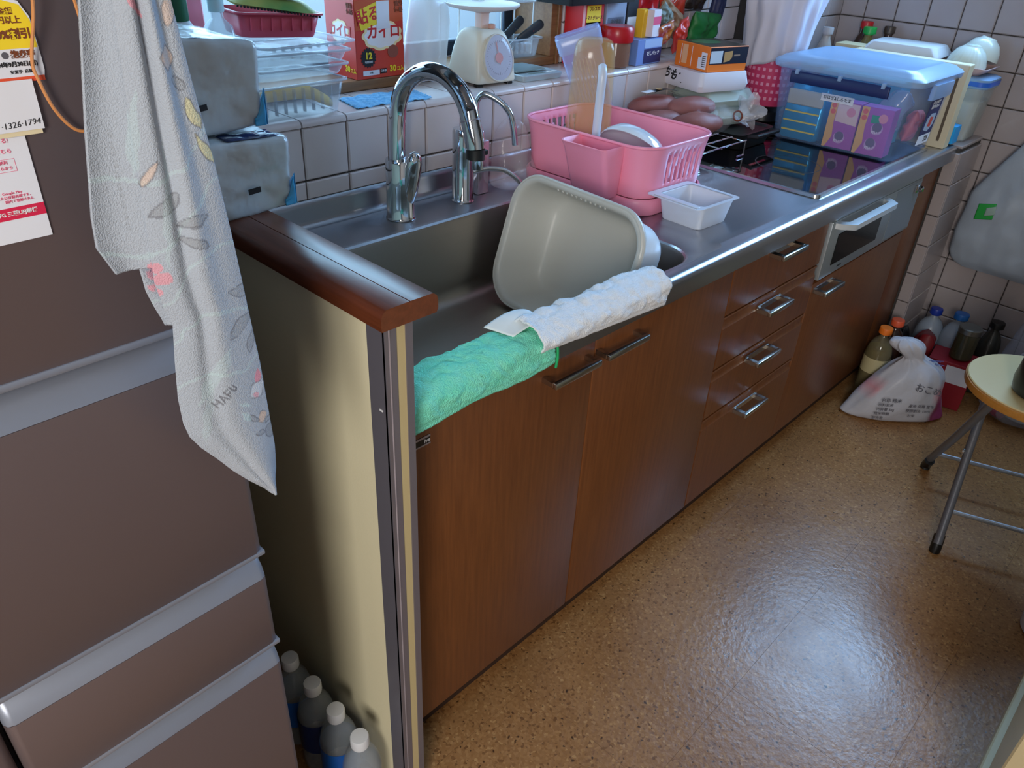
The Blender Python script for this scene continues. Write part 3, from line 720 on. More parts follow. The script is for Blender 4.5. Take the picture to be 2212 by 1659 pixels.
# ================================================================== PAPER TOWEL PACKS on the partition cap
PACKW = mat('packed_paper', (206, 212, 210), .30, coat=.6, bump=(26, .35), vary=(5, (186, 194, 198), .5))
FILM = mat('clear_film', (220, 232, 242), .06, alpha=.20, spec=1.0, bump=(30, 1.0))
BLUEFILM = mat('blue_film', (70, 170, 220), .15, alpha=.8)
def pack(label, M, w, d, h, top):
    t = thing('paper_towel_pack', label, 'paper towels', M=M)
    rings = []; n = 8; zsq = [(0, .005), (.0015, .0018), (.005, .0003)] + [(.005 + (h - .013) * k / 14, 0) for k in range(1, 15)] + [(h - .003, .0012), (h - .0006, .0035), (h, .012), (h, .03), (h + .0005, .05)]
    def dens(r, m=4):
        return [p.lerp(q, k / m) for i_, (p, q) in enumerate(zip(r, r[1:] + r[:1])) for k in range(m if i_ % (n + 1) == n else 1)]
    for z, i in zsq:
        row = []
        for p in dens(rrect(-w + i, -i, i, d - i, .010, z, n), 20):
            wr_ = noise.noise_vector(p * 16) * .0036 + noise.noise_vector(V(p.x * 40, p.y * 40, p.z * 90)) * .0012
            wr_ += V(0, -1, 0) * abs(noise.noise(V(p.x * 26 + p.z * 40, p.z * 30, 4))) * .0030
            row.append(p + wr_ + V(0, 0, top * max(0, 1 - ((p.x + w / 2) / (w / 2)) ** 2) * (z / h) ** 4))
        rings.append(row)
    obj('bundle', G().loft(rings), PACKW, t, angle=60)
    rings = [[(q - V(-w / 2, d / 2, h / 2)) * 1.012 + V(-w / 2, d / 2, h / 2) + noise.noise_vector(q * 60) * .0012 for q in r] for r in rings]
    obj('film', G().loft(rings, cap0=False), FILM, t, angle=80)
    g = G().grid(lambda u, v: (-.016 + .0165 * u, -.0030 - .0006 * math.sin(v * 9 + u * 4), .003 + h * (.10 + .36 * u * u) * v), 8, 10); q = G().grid(lambda u, v: (.0024, -.003 + .03 * u, .003 + h * .46 * v * (1 - .7 * u)), 6, 10); g.merge(q.bm)
    obj('blue_corner', g, BLUEFILM, t, solid=.0005)
    g = G().grid(lambda u, v: (-.085 + .075 * u, .004 + .035 * v, h + .0035 + .002 * math.sin(u * 9) * math.sin(v * 7) + top * .55 * (1 - u)), 12, 8)
    obj('navy_fold', g, mat('navy_film', (34, 56, 110), .1, alpha=.75), t, solid=.0004)
    return t
a = pack('lower of two film-wrapped paper towel packs on the wooden cap', Matrix.Translation((-.006, .262, .9835)), .196, .2, .094, .004)
panel('black_mark', frame((-.076, .2560, 1.013), (1, -.0, .08), (0, 0, 1)), 0, .018, 0, .0075, INK, a)
b = pack('upper of two film-wrapped paper towel packs, stacked above', Matrix.Translation((-.022, .288, 1.0885)) @ Matrix.Rotation(math.radians(-3), 4, 'Z'), .2, .19, .104, .010)
panel('black_mark', frame((-.118, .2835, 1.119), (1, .05, .10), (0, 0, 1)), 0, .017, 0, .0075, INK, b)

# ================================================================== WINDOW LEDGE ITEMS
t = thing('squeeze_bottle', 'white bottle with a dark green cap by the window', 'bottle', (.062, .685, 1.0012))
obj('body', G().loft([rrect(-a_, a_, -b_, b_, min(a_, b_) * .8, z) for a_, b_, z in ((.026, .018, 0), (.029, .020, .004), (.029, .02, .13), (.025, .018, .155), (.014, .013, .172))]), mat('grey_white_bottle', (206, 214, 218), .4), t)
obj('cap', G().lathe([(.017, .168), (.018, .172), (.017, .225), (.012, .23)], n=24), DGREEN, t)
t = thing('dispenser_bottle', 'upright clear empty dispenser bottle in front of the window glass', 'bottle', (.133, .690, 1.0012))
BOTC = mat('clear_dispenser', (206, 228, 240), .1, alpha=.38, spec=.9)
obj('body', G().loft([rrect(-a_, a_, -a_ * .7, a_ * .7, a_ * .4, z) for a_, z in ((.026, 0), (.029, .004), (.029, .085), (.027, .13), (.022, .155), (.010, .168), (.010, .182))]), BOTC, t)
obj('collar', G().lathe([(.013, .178), (.014, .18), (.014, .20), (.010, .204), (.006, .23)], n=20), mat('pale_collar', (196, 226, 232), .3, alpha=.8), t)
# clear trays
def tray(name, label, M, w, d, h, m, flare=.012, rim=.006, rib=True, cat='tray', th=.0012):
    t = thing(name, label, cat, M=M)
    n = 5; r = []
    for i, z in ((0, 0), (-.002, .003), (-flare, h)):
        r.append(rrect(-w / 2 + flare + i, w / 2 - flare - i, -d / 2 + flare + i, d / 2 - flare - i, .016, z, n))
    lip = [rrect(-w / 2 - rim, w / 2 + rim, -d / 2 - rim, d / 2 + rim, .018, h, n), rrect(-w / 2 - rim, w / 2 + rim, -d / 2 - rim, d / 2 + rim, .018, h - .003, n)]
    obj('tray_wall', G().loft(r, cap0=True, cap1=False), m, t, angle=50, solid=th)
    obj('rim', G().loft([r[-1]] + lip, False, False), TRIM if m is CLEAR2 else m, t, angle=50, solid=th)
    if rib:
        g = G()
        for k in range(int(w / .020)):
            x = -w / 2 + .02 + k * .020
            if x > w / 2 - .018: break
            g.box((x - .0012, -d / 2 + .004 - .004, .012), (x + .0012, -d / 2 + .008, h - .008), M=None)
        obj('ribs', g, m, t, smooth=False)
    return t
tb = tray('clear_food_tray', 'clear plastic tray holding a pale yellow strip, lowest on the window ledge', Matrix.Translation((.238, .692, 1.0015)) @ Matrix.Rotation(math.radians(2), 4, 'Z'), .196, .160, .062, CLEAR2)
bpts = spline([(-.085, -.045, .038), (-.03, -.055, .043), (.025, -.054, .040), (.065, -.050, .022), (.082, -.05, .012)], 6)
g = G(); rr = []
for k, p in enumerate(bpts):
    s_ = math.sin(PI * (.12 + .8 * k / (len(bpts) - 1))) ** .5
    rr.append([V(p.x, p.y + .010 * s_ * math.cos(2 * PI * i / 10), p.z + .013 * s_ * math.sin(2 * PI * i / 10)) for i in range(10)])
g.loft(rr); g.bm.transform(WM[tb.name])
tag(obj('yellow_strip', g, mat('pale_yellow', (250, 222, 130), .7, vary=(18, (238, 190, 76), .5)), None, sub=1), 'pale yellow curved strip lying inside the lowest clear tray', 'strip')
lids = ['second clear tray of the window stack, above the yellow strip', 'third clear tray up in the window stack', 'topmost clear tray, right under the red tray']
zz_ = 1.0655
for k, (w_, d_, h_, tx) in enumerate(((.196, .155, .020, 1.0), (.20, .15, .022, -2), (.205, .15, .010, 3))):
    tray('clear_food_tray', lids[k], Matrix.Translation((.262 + .012 * k, .716 + .006 * k, zz_)) @ Matrix.Rotation(math.radians(tx * 2), 4, 'Z'), w_, d_, h_, CLEAR2, flare=.010)
    zz_ += h_ + .0018
rt = tray('red_food_tray', 'deep red plastic tray tilted on top of the clear trays', Matrix.Translation((.272, .760, zz_ + .004)) @ Matrix.Rotation(math.radians(-7), 4, 'Z') @ Matrix.Rotation(math.radians(2.5), 4, 'Y'), .160, .115, .042, REDT, flare=.010)
gp = thing('leaf_platter', 'green and yellow leaf-like lid lying tilted in the red tray', 'lid', M=WM[rt.name] @ Matrix.Translation((.0, -.028, .047)) @ Matrix.Rotation(math.radians(6), 4, 'Y') @ Matrix.Rotation(math.radians(6), 4, 'X'))
g = G(); g.loft([rrect(-.085, .072, -.030, .05, .02, 0), rrect(-.088, .078, -.034, .056, .02, .004), rrect(-.080, .06, -.02, .045, .02, .016), rrect(-.07, .05, -.01, .035, .02, .018)])
obj('lid', g, mat('green_gradient', (196, 186, 96), .5, vary=(7, (104, 150, 78), .25)), gp)
g = G()
for k in range(26): g.box((-.086 + k * .0063, -.0365, -.0005), (-.0828 + k * .0063, -.0335, .003))
obj('serrated_edge', g, DARK, gp, smooth=False)
mb = thing('maroon_bowl', 'dark maroon bowl at the very top of the tray stack', 'bowl', M=WM[gp.name] @ Matrix.Translation((.02, .012, .021)))
obj('bowl', G().lathe([(.02, 0), (.04, .008), (.055, .03), (.06, .05), (.057, .05), (.052, .031), (.038, .012), (0, .008)], n=32), mat('maroon', (92, 30, 36), .35), mb)
t = thing('pink_clip', 'pale pink plastic comb-like clip standing by the window', 'clip', (.175, .862, 1.0225))
g = G().box((-.018, -.004, .0), (.018, .004, .17), .003)
for k in range(3): g.box((-.055, -.004, .125 + k * .016), (-.018, .004, .134 + k * .016), .002)
obj('comb', g, mat('pale_pink', (236, 150, 170), .4, alpha=.85), t)
# hand-warmer carton
KX0, KX1, KY, KZ0, KZ1 = .466, .594, .759, 1.0225, 1.178
kb = thing('hand_warmer_box', 'red and orange hand warmer carton standing on the sill', 'box', ((KX0 + KX1) / 2, KY + .05, KZ0))
KRED = mat('carton_red', (206, 44, 44), .45, vary=(3, (214, 72, 44), .5))
obj('carton', G().box((KX0, KY, KZ0), (KX1, KY + .105, KZ1), .001), KRED, kb, world=True)
F = frame((KX0, KY - .0003, KZ0), (1, 0, 0), (0, 0, 1)); w_, h_ = KX1 - KX0, KZ1 - KZ0
def rel(pts): return [(x * w_, y * h_) for x, y in pts]
def cloud(cx, cy, s, rr_): return [(cx + s * rr_ * math.cos(a) * (.94 + .10 * abs(math.sin(4.5 * a))), cy + s * math.sin(a) * (.94 + .10 * abs(math.sin(4.5 * a)))) for a in [2 * PI * i / 90 for i in range(90)]]
poly('orange_top', F, rel([(.01, .62), (.99, .72), (.99, .99), (.01, .99)]), mat('carton_orange', (206, 84, 40), .45), kb, .0002)
poly('cream_cloud', loc(F, 0, 0, .0002), rel(cloud(.55, .545, .185, 2.2)), mat('cloud_yellow', (250, 226, 170), .5), kb, .0002)
poly('white_cloud', loc(F, 0, 0, .0004), rel(cloud(.55, .55, .155, 2.3)), mat('cloud_white', (246, 238, 236), .5), kb, .0002)
poly('yellow_flash', loc(F, 0, 0, .0006), rel([(.03, .86), (.44, .965), (.50, .70), (.12, .62)]), YELLOW, kb, .0002)
text('貼る', loc(F, .27 * w_, .795 * h_, .0009) @ Matrix.Rotation(math.radians(12), 4, 'Z'), .031, RED, kb, align='CENTER', bold=.0006)
text('カイロ', loc(F, .575 * w_, .585 * h_, .0007), .030, RED, kb, align='CENTER', bold=.0008)
panel('white_pull_tab', loc(F, 0, 0, .0010), .44 * w_, .70 * w_, .63 * h_, .975 * h_, PAPER, kb, .0003)
text('情熱\n価格', loc(F, .90 * w_, .89 * h_, .0005), .012, BROWNINK, kb, align='CENTER', bold=.0002)
poly('black_burst', loc(F, 0, 0, .0004), [(x * w_, y * w_) for x, y in star(.245, .335, .135, .165, 18)], INK, kb, .0002)
text('12', loc(F, .245 * w_, .36 * w_, .0008), .0185, YELLOW, kb, align='CENTER', bold=.0006)
text('時間持続', loc(F, .245 * w_, .265 * w_, .0008), .0052, WHITE, kb, align='CENTER')
text('30', loc(F, .745 * w_, .105 * h_, .0008), .0175, YELLOW, kb, align='CENTER', bold=.0007)
text('コ入', loc(F, .905 * w_, .095 * h_, .0008), .0098, YELLOW, kb, align='CENTER', bold=.0005)
panel('dark_tag', loc(F, 0, 0, .0004), .475 * w_, .61 * w_, .055 * h_, .12 * h_, INK, kb, .0002)
text('日本製', loc(F, .545 * w_, .088 * h_, .0008), .0056, WHITE, kb, align='CENTER')
panel('white_tag', loc(F, 0, 0, .0004), .12 * w_, .46 * w_, .045 * h_, .11 * h_, PAPER, kb, .0002)
text('注意', loc(F, .29 * w_, .078 * h_, .0008), .0045, GREYINK, kb, align='CENTER')
poly('brown_blob', loc(F, 0, 0, .0004), rel(circ(.76, .33, .085, 24, .115)), mat('blob_brown', (150, 78, 62), .5), kb, .0002)
F2 = frame((KX0 - .0003, KY + .105, KZ0), (0, -1, 0), (0, 0, 1)); w2 = .105
poly('cream_cloud', F2, [(x * w2, y * h_) for x, y in cloud(.5, .58, .15, 2.0)], MATS['cloud_yellow'], kb, .0002)
poly('white_cloud', loc(F2, 0, 0, .0002), [(x * w2, y * h_) for x, y in cloud(.5, .58, .125, 2.1)], MATS['cloud_white'], kb, .0002)
text('カイロ', loc(F2, .5 * w2, .59 * h_, .0005), .027, RED, kb, align='CENTER', bold=.0007)
text('30', loc(F2, .70 * w2, .12 * h_, .0005), .017, YELLOW, kb, align='CENTER', bold=.0007)
text('コ入', loc(F2, .89 * w2, .105 * h_, .0005), .0095, YELLOW, kb, align='CENTER', bold=.0004)
text('情熱\n価格', loc(F2, .86 * w2, .88 * h_, .0005), .011, BROWNINK, kb, align='CENTER', bold=.0002)
# blue mesh cloth
g = G().grid(lambda u, v: (.362 + .188 * u + .02 * v, .617 + .095 * v + .004 * math.sin(u * 5), 1.0030 + .0012 * math.sin(u * 26) + .0008 * math.sin(v * 30) + .0010 * math.sin((u + v) * 60)), 90, 44)
bc = obj('dish_cloth', g, mat('blue_mesh_cloth', (96, 172, 226), .8, vary=(160, (150, 206, 240), .4)), None, solid=.0012)
tag(bc, 'blue mesh dish cloth lying flat on the tiled ledge', 'cloth')
# translucent white bag beside the carton
def sack(name, rings, m, parent, amp=.012, fs=9, sub=1, seed=0, n=36):
    """rings: (cx, cy, z, rx, ry); crumpled closed loft"""
    rg = []
    for k, (cx, cy, z, rx, ry) in enumerate(rings):
        row = []
        for i in range(n):
            a = 2 * PI * i / n; p = V(cx + rx * math.cos(a), cy + ry * math.sin(a), z)
            f = nz((math.cos(a) * 1.5 + seed, math.sin(a) * 1.5, z * fs), 1.0, 1) + .6 * abs(nz((math.cos(a) * 4 + seed, math.sin(a) * 4, z * fs * 1.6), 1.0, 1))
            q = V(math.cos(a), math.sin(a), 0) * f * amp
            row.append(p + q + V(0, 0, nz((a + seed, z * 9, 2), 1, amp * .3) if 0 < k < len(rings) - 1 else 0))
        rg.append(row)
    return obj(name, G().loft(rg), m, parent, world=True, angle=75, sub=sub)
t = thing('frosted_bag', 'puffy translucent white bag between the carton and the kitchen scale', 'bag', (.695, .745, 1.002))
sack('bag', [(.655, .760, 1.006, .040, .038), (.655, .760, 1.03, .047, .044), (.660, .765, 1.08, .050, .046), (.675, .765, 1.13, .052, .045), (.675, .77, 1.17, .046, .04), (.675, .775, 1.21, .03, .026), (.675, .775, 1.24, .018, .015)], mat('frosted_bag', (232, 240, 246), .35, alpha=.55, bump=(14, .5)), t, .008)

# analogue kitchen scale
KS = Matrix.Translation((.7655, .690, 1.0015)) @ Matrix.Rotation(math.radians(-4), 4, 'Z')
t = thing('kitchen_scale', 'ivory analogue kitchen scale with a round dial on the ledge', 'scale', M=KS)
def sring(hw, y0, y1, z, r=.014): return rrect(-hw, hw, y0, y1, r, z, 5)
obj('housing', G().loft([sring(.059, -.060, .060, .004), sring(.060, -.061, .061, .010), sring(.059, -.060, .058, .022), sring(.055, -.054, .050, .060), sring(.049, -.047, .042, .092), sring(.042, -.040, .036, .108), sring(.034, -.032, .028, .1155), sring(.024, -.02, .02, .117)]), IVORY, t, angle=60, sub=1)
g = G()
for sx in (-1, 1):
    for sy in (-1, 1): g.box((sx * .045 - .008, sy * .045 - .008, 0), (sx * .045 + .008, sy * .045 + .008, .005), .001)
obj('rubber_feet', g, BLACK, t)
# dial disc leaning with the front face
th_ = math.atan2(.0075, .04)
DM = KS @ Matrix.Translation((0.004, -.0570, .060)) @ Matrix.Rotation(PI / 2 - .20, 4, 'X')
def egg(r, k=.86): return [V(r * k * math.cos(2 * PI * i / 40) * (1 - .10 * math.sin(2 * PI * i / 40)), r * math.sin(2 * PI * i / 40), 0) for i in range(40)]
g = G(); g.loft([[p + V(0, 0, -.006) for p in egg(.0505)], [p + V(0, 0, .0015) for p in egg(.0505)], [p + V(0, 0, .0022) for p in egg(.049)], [p + V(0, 0, .0005) for p in egg(.0475)]], cap1=False); g.bm.transform(DM)
obj('dial_rim', g, mat('ivory_rim', (212, 208, 196), .35), t, world=True)
g = G(); g.loft([egg(.0476), [p + V(0, 0, .0004) for p in egg(.0476)]]); g.bm.transform(DM)
dl = obj('dial', g, mat('dial_grey', (176, 178, 196), .5), t, world=True, smooth=False)
g = G()
for k in range(40):
    a = 2 * PI * k / 40; L_ = .006 if k % 5 == 0 else .003
    m_ = Matrix.Rotation(a, 4, 'Z')
    g.box((-.0003, .036 - L_, .0006), (.0003, .036, .0009), M=m_)
g.bm.transform(DM); obj('tick_marks', g, GREYINK, dl, world=True, smooth=False)
g = G().box((-.0012, -.014, .0012), (.0012, .034, .0018)); g.lathe([(.011, .0010), (.011, .0022), (0, .0022)], n=20); g.bm.transform(DM @ Matrix.Rotation(.15, 4, 'Z'))
obj('pointer', g, mat('pointer_red', (206, 120, 112), .5), dl, world=True)
g = G(); g.loft([[p + V(0, 0, .0030) for p in egg(.0478)], [p * .9 + V(0, 0, .0062) for p in egg(.0478)], [p * .6 + V(0, 0, .0085) for p in egg(.0478)]], cap0=False); g.bm.transform(DM)
obj('dial_cover', g, mat('cover_clear', (220, 226, 240), .08, alpha=.22, spec=.8), t, world=True)
PKS = mat('scale_pinkish', (222, 196, 188), .4)
obj('column', G().loft([rrect(-.012, .012, -.012, .012, .003, .116), rrect(-.012, .012, -.012, .012, .003, .146), rrect(-.022, .022, -.022, .022, .006, .153)]), PKS, t)
obj('zero_knob', G().lathe([(.008, .1168), (.0085, .119), (.0085, .124), (.007, .126), (0, .126)], (.010, -.022, 0), 16), mat('knob_pinkish', (206, 160, 146), .4), t)
obj('plate', G().lathe([(.02, .1515), (.05, .153), (.078, .159), (.084, .164), (.0855, .1665), (.083, .1675), (.076, .163), (.05, .1585), (0, .1575)], n=48), WHITE, t)
# wire shelf behind the scale
WIRE = mat('white_wire', (214, 222, 226), .3, .3)
t = thing('wire_shelf', 'small white wire shelf standing on the sill behind the scale', 'shelf', (.9, .83, 1.0225))
g = G()
for x in (.795, .938, 1.055):
    for y in (.80, .868): g.tube([(x, y, 1.1485), (x, y, 1.030), (x - .004, y, 1.0245)], .0023, 8)
obj('legs', g, WIRE, t, world=True)
g = G()
for y in (.795, .815, .835, .855, .872): g.tube([(.785, y, 1.150), (1.068, y, 1.150)], .002, 6)
for x in (.787, 1.066): g.tube([(x, .793, 1.150), (x, .874, 1.150)], .0023, 6)
obj('top_wires', g, WIRE, t, world=True)
tray('clear_shelf_tray', 'flat clear tray lying on the small wire shelf', Matrix.Translation((.925, .80, 1.1532)), .24, .10, .014, CLEAR2, rib=False)
t = thing('black_tray', 'black tray edge at the top, right of the scale plate', 'tray', (1.16, .70, 1.155))
obj('tray', G().loft([rrect(1.03, 1.296, .655, .775, .008, 1.1535), rrect(1.022, 1.304, .648, .782, .010, 1.19), rrect(1.027, 1.299, .653, .777, .008, 1.19), rrect(1.034, 1.292, .66, .77, .006, 1.157)]), BLACK, t, world=True)
# knife tray with two black handled knives
kt = tray('clear_knife_tray', 'small clear ribbed tray on the sill holding black handles', Matrix.Translation((1.005, .800, 1.0228)), .110, .062, .046, CLEAR2, flare=.008)
BH = mat('matte_black_handle', (44, 52, 60), .45)
for k, (p0, p1, lb) in enumerate(((((1.000, .800, 1.060)), (1.058, .77, 1.1035), 'black knife handle pointing right, nearer one in the clear tray'), (((.955, .815, 1.060)), (1.014, .80, 1.1130), 'black knife handle behind the nearer one in the clear tray'))):
    t = thing('knife', lb, 'knife', p0)
    a_, b_ = Vector(p0), Vector(p1); d_ = (b_ - a_); up = V(0, 1, 0).cross(d_).normalized()
    rg = []
    for s_, w_k in ((0, .010), (.1, .0125), (.35, .0115), (.7, .0135), (.92, .0145), (1.0, .010)):
        c_ = a_ + d_ * s_
        rg.append([c_ + V(0, 1, 0) * (.0075 * math.cos(2 * PI * i / 14)) + up * (w_k * math.sin(2 * PI * i / 14)) for i in range(14)])
    obj('handle', G().loft(rg), BH, t, world=True, sub=1)
    c_ = a_ + d_ * .55
    obj('rivet', G().lathe([(.0022, 0), (.0022, .0012), (0, .0012)], n=10, M=frame(c_ - V(0, .0078, 0), (1, 0, 0), (0, 0, 1))), CHROME, t, world=True)
    obj('blade', G().loft([[a_ + up * .009 + V(0, .0005, 0), a_ + up * .009 - V(0, .0005, 0), a_ - up * .009 - V(0, .0005, 0), a_ - up * .009 + V(0, .0005, 0)], [q + d_.normalized() * -.026 for q in (a_ + up * .004 + V(0, .0005, 0), a_ + up * .004 - V(0, .0005, 0), a_ - up * .005 - V(0, .0005, 0), a_ - up * .005 + V(0, .0005, 0))]]), STEEL, t, world=True, smooth=False)
# digital scale
DS = Matrix.Translation((.918, .678, 1.0018)) @ Matrix.Rotation(math.radians(-3), 4, 'Z')
t = thing('digital_scale', 'flat silver digital kitchen scale beside the ivory scale', 'scale', M=DS)
SLV = mat('silver_plastic', (176, 190, 198), .4, .3)
obj('base', G().loft([rrect(-.07, .058, -.055, .055, .008, 0), rrect(-.073, .061, -.058, .058, .008, .012), rrect(-.071, .059, -.056, .056, .008, .014)]), SLV, t)
obj('weighing_plate', G().loft([rrect(-.07, .03, -.028, .056, .004, .0165), rrect(-.07, .03, -.028, .056, .004, .0195)]), mat('steel_plate', (160, 182, 186), .3, .7), t)
obj('display', G().box((-.04, -.048, .0138), (.01, -.036, .0146), .0004), mat('lcd', (120, 134, 130), .2), t)
for k in range(2): obj('button', G().box((.02 + .018 * k, -.047, .0138), (.032 + .018 * k, -.037, .0152), .001), WHITE, t)
# tomato juice carton and neighbours behind the tumblers
def carton(name, label, x0, x1, y0, y1, z0, z1, m, rz=0, cat='carton', bev=.001):
    cx, cy = (x0 + x1) / 2, (y0 + y1) / 2
    t = thing(name, label, cat, (cx, cy, z0), math.radians(rz))
    obj('carton', G().box((x0 - cx, y0 - cy, 0), (x1 - cx, y1 - cy, z1 - z0), bev), m, t)
    return t, WM[t.name] @ frame((x0 - cx, y0 - cy - .0003, 0), (1, 0, 0), (0, 0, 1)), x1 - x0, z1 - z0
t, F, w_, h_ = carton('juice_carton', 'red tomato juice carton with a yellow and black badge', 1.122, 1.208, .690, .75, 1.0018, 1.148, RED)
panel('yellow_badge', F, .18 * w_, .85 * w_, .70 * h_, .99 * h_, YELLOW, t, .0003)
poly('black_badge', F, [(.15 * w_, .72 * h_), (.88 * w_, .72 * h_), (.80 * w_, .60 * h_), (.51 * w_, .54 * h_), (.22 * w_, .60 * h_)], INK, t, .0003)
text('プレスの', loc(F, .52 * w_, .93 * h_, .0005), .0105, BROWNINK, t, align='CENTER', bold=.0004)
text('トマトジュース', loc(F, .52 * w_, .79 * h_, .0005), .0105, BROWNINK, t, align='CENTER', bold=.0003)
text('食塩無添加', loc(F, .52 * w_, .635 * h_, .0006), .0095, WHITE, t, align='CENTER', bold=.0002)
poly('tomato', F, circ(.5 * w_, .2 * h_, .028), mat('tomato', (224, 70, 66), .4), t, .0003)
poly('pale_stripe', F, [(0, 0), (.12 * w_, 0), (.12 * w_, h_), (0, h_)], mat('pale_red', (238, 170, 170), .5), t, .0002)
t, F, w_, h_ = carton('grey_carton', 'tall pale blue-grey carton right of the red juice carton', 1.232, 1.318, .70, .745, 1.0018, 1.18, mat('bluegrey', (150, 164, 190), .5))
panel('print_block', F, .1 * w_, .9 * w_, .5 * h_, .62 * h_, mat('bluegrey_dark', (104, 116, 140), .5), t, .0003)
text('成分表示', loc(F, .5 * w_, .56 * h_, .0005), .012, GREYINK, t, align='CENTER')
t, F, w_, h_ = carton('dark_pouch', 'small black and white pouch next to the grey carton', 1.325, 1.372, .70, .735, 1.0018, 1.152, mat('black_pouch', (40, 42, 48), .4))
panel('white_print', F, .05 * w_, .95 * w_, .3 * h_, .72 * h_, PAPER, t, .0003)
t, F, w_, h_ = carton('yellow_carton', 'narrow yellow carton standing on the ledge by the red-lidded jar', 1.318, 1.352, .640, .665, 1.0018, 1.135, mat('carton_yellow', (240, 188, 40), .5))
poly('red_dot', F, circ(.3 * w_, .30 * h_, .010), RED, t, .0003)
t = thing('red_lid_jar', 'glass jar with a wide red screw lid behind the amber jug', 'jar', (1.218, .646, 1.0018))
obj('glass', G().lathe([(.034, 0), (.038, .004), (.038, .055), (.034, .066), (.034, .07)], n=28), mat('jar_glass', (150, 110, 90), .1, alpha=.7), t)
obj('lid', G().lathe([(.041, .062), (.043, .066), (.043, .094), (.039, .1), (0, .1005)], n=32), mat('lid_red', (186, 22, 30), .3), t)
t, F, w_, h_ = carton('blue_carton', 'small blue carton with navy label on the ledge', 1.268, 1.385, .615, .675, 1.0018, 1.066, mat('carton_blue', (110, 140, 200), .45), 2)
panel('navy_band', F, .28 * w_, 1.0 * w_, .05 * h_, .62 * h_, NAVY, t, .0003)
text('だしパック', loc(F, .66 * w_, .42 * h_, .0005), .012, WHITE, t, align='CENTER', bold=.0002)
panel('pale_top', F, .28 * w_, 1.0 * w_, .66 * h_, .98 * h_, mat('pale_blue', (160, 186, 224), .45), t, .0003)
t, F, w_, h_ = carton('milk_carton', 'tilted white and pink carton lying on the blue carton', 1.335, 1.375, .622, .652, 1.0685, 1.135, mat('carton_white', (226, 216, 222), .5), 6)
panel('pink_band', F, .0, w_, .45 * h_, .75 * h_, mat('carton_pink', (228, 80, 120), .5), t, .0003)

# crumpled food bags in the corner
def pillow(name, label, c, dims, rot, m, cat='bag', seed=1, amp=.010, flat=None):
    M = Matrix.Translation(c) @ Matrix.Rotation(rot[2], 4, 'Z') @ Matrix.Rotation(rot[0], 4, 'X') @ Matrix.Rotation(rot[1], 4, 'Y')
    t = thing(name, label, cat, M=M); a, b, d = dims
    def f(s):
        def q(u, v):
            x, y = (u - .5) * 2, (v - .5) * 2
            k = max(0, (1 - x ** 4) * (1 - y ** 4)) ** .5
            zz = s * b * k * (1 + .5 * nz((x * 1.6 + seed, y * 1.6, s), 1, 1)) + nz((x * 3 + seed, y * 3, 7 + s), 1, amp) * k
            return (a * x * (1 - .08 * abs(y) * k), zz, d * y)
        return q
    g = G().grid(f(1), 20, 20); g2_ = G().grid(f(-1), 20, 20); g.merge(g2_.bm)
    bmesh.ops.remove_doubles(g.bm, verts=g.bm.verts, dist=.0006)
    obj('bag', g, m, t, angle=70, sub=1)
    return t
def foil(n, c, r=.3): return mat(n, c, r, coat=.3, bump=(22, .35))
pillow('snack_bag', 'red foil snack bag at the top left of the food pile', (1.445, .727, 1.137), (.060, .012, .075), (.15, .3, .1), foil('foil_red', (190, 28, 36)), seed=1)
t = pillow('snack_bag', 'red and orange snack bag with white writing in the food pile', (1.565, .722, 1.145), (.055, .012, .07), (.1, -.35, -.1), foil('foil_redorange', (206, 66, 44)), seed=3)
text('おつまみ', WM[t.name] @ frame((-.040, -.0190, .0), (1, 0, .1), (0, 0, 1)), .020, WHITE, t, bold=.0004)
pillow('snack_bag', 'small bright red packet under the paper bag', (1.495, .632, 1.062), (.045, .010, .035), (.3, .9, .2), foil('foil_red2', (206, 54, 40)), seed=5)
pillow('snack_bag', 'snack packet with brown nuts printed, leaning on the blue carton', (1.415, .634, 1.070), (.040, .010, .032), (.3, -.2, .15), mat('nut_print', (160, 60, 70), .4, vary=(38, (190, 120, 50), .2), coat=.3), seed=6)
pillow('paper_bag', 'crumpled brown paper bag in the middle of the food pile', (1.505, .682, 1.100), (.080, .013, .035), (.2, .42, .05), mat('kraft', (156, 122, 92), .8, bump=(20, .5)), seed=8, amp=.02)
pillow('grey_packet', 'grey-green packet tucked into the paper bag', (1.435, .652, 1.112), (.040, .007, .026), (.2, .5, .05), mat('sage', (120, 130, 122), .6), seed=9)
pillow('green_bag', 'plain green bag at the right end of the food pile', (1.66, .660, 1.068), (.075, .022, .045), (.15, .1, 0), mat('bag_green', (20, 112, 48), .5, bump=(14, .3)), seed=11)
t = pillow('dark_pack', 'black and yellow packet high above the green bag', (1.685, .716, 1.155), (.050, .013, .048), (.1, .15, -.05), mat('pack_black', (42, 28, 22), .4), seed=12)
obj('yellow_label', G().box((-.037, -.0195, .0), (.041, -.0170, .046), .001), YELLOW, t)
pillow('navy_bag', 'navy bag corner between the black packet and the white bag', (1.79, .700, 1.12), (.035, .013, .05), (.1, .1, 0), mat('bag_navy', (40, 46, 84), .5), seed=14)
# ================================================================== FAUCETS
t = thing('kitchen_faucet', 'large chrome gooseneck faucet with black sensor window', 'faucet', (.400, .540, .7950))
fb = obj('base', G().lathe([(.0305, 0), (.031, .002), (.029, .006), (.0285, .05), (.0285, .118), (.027, .122), (0, .122)], n=36), CHROME, t)
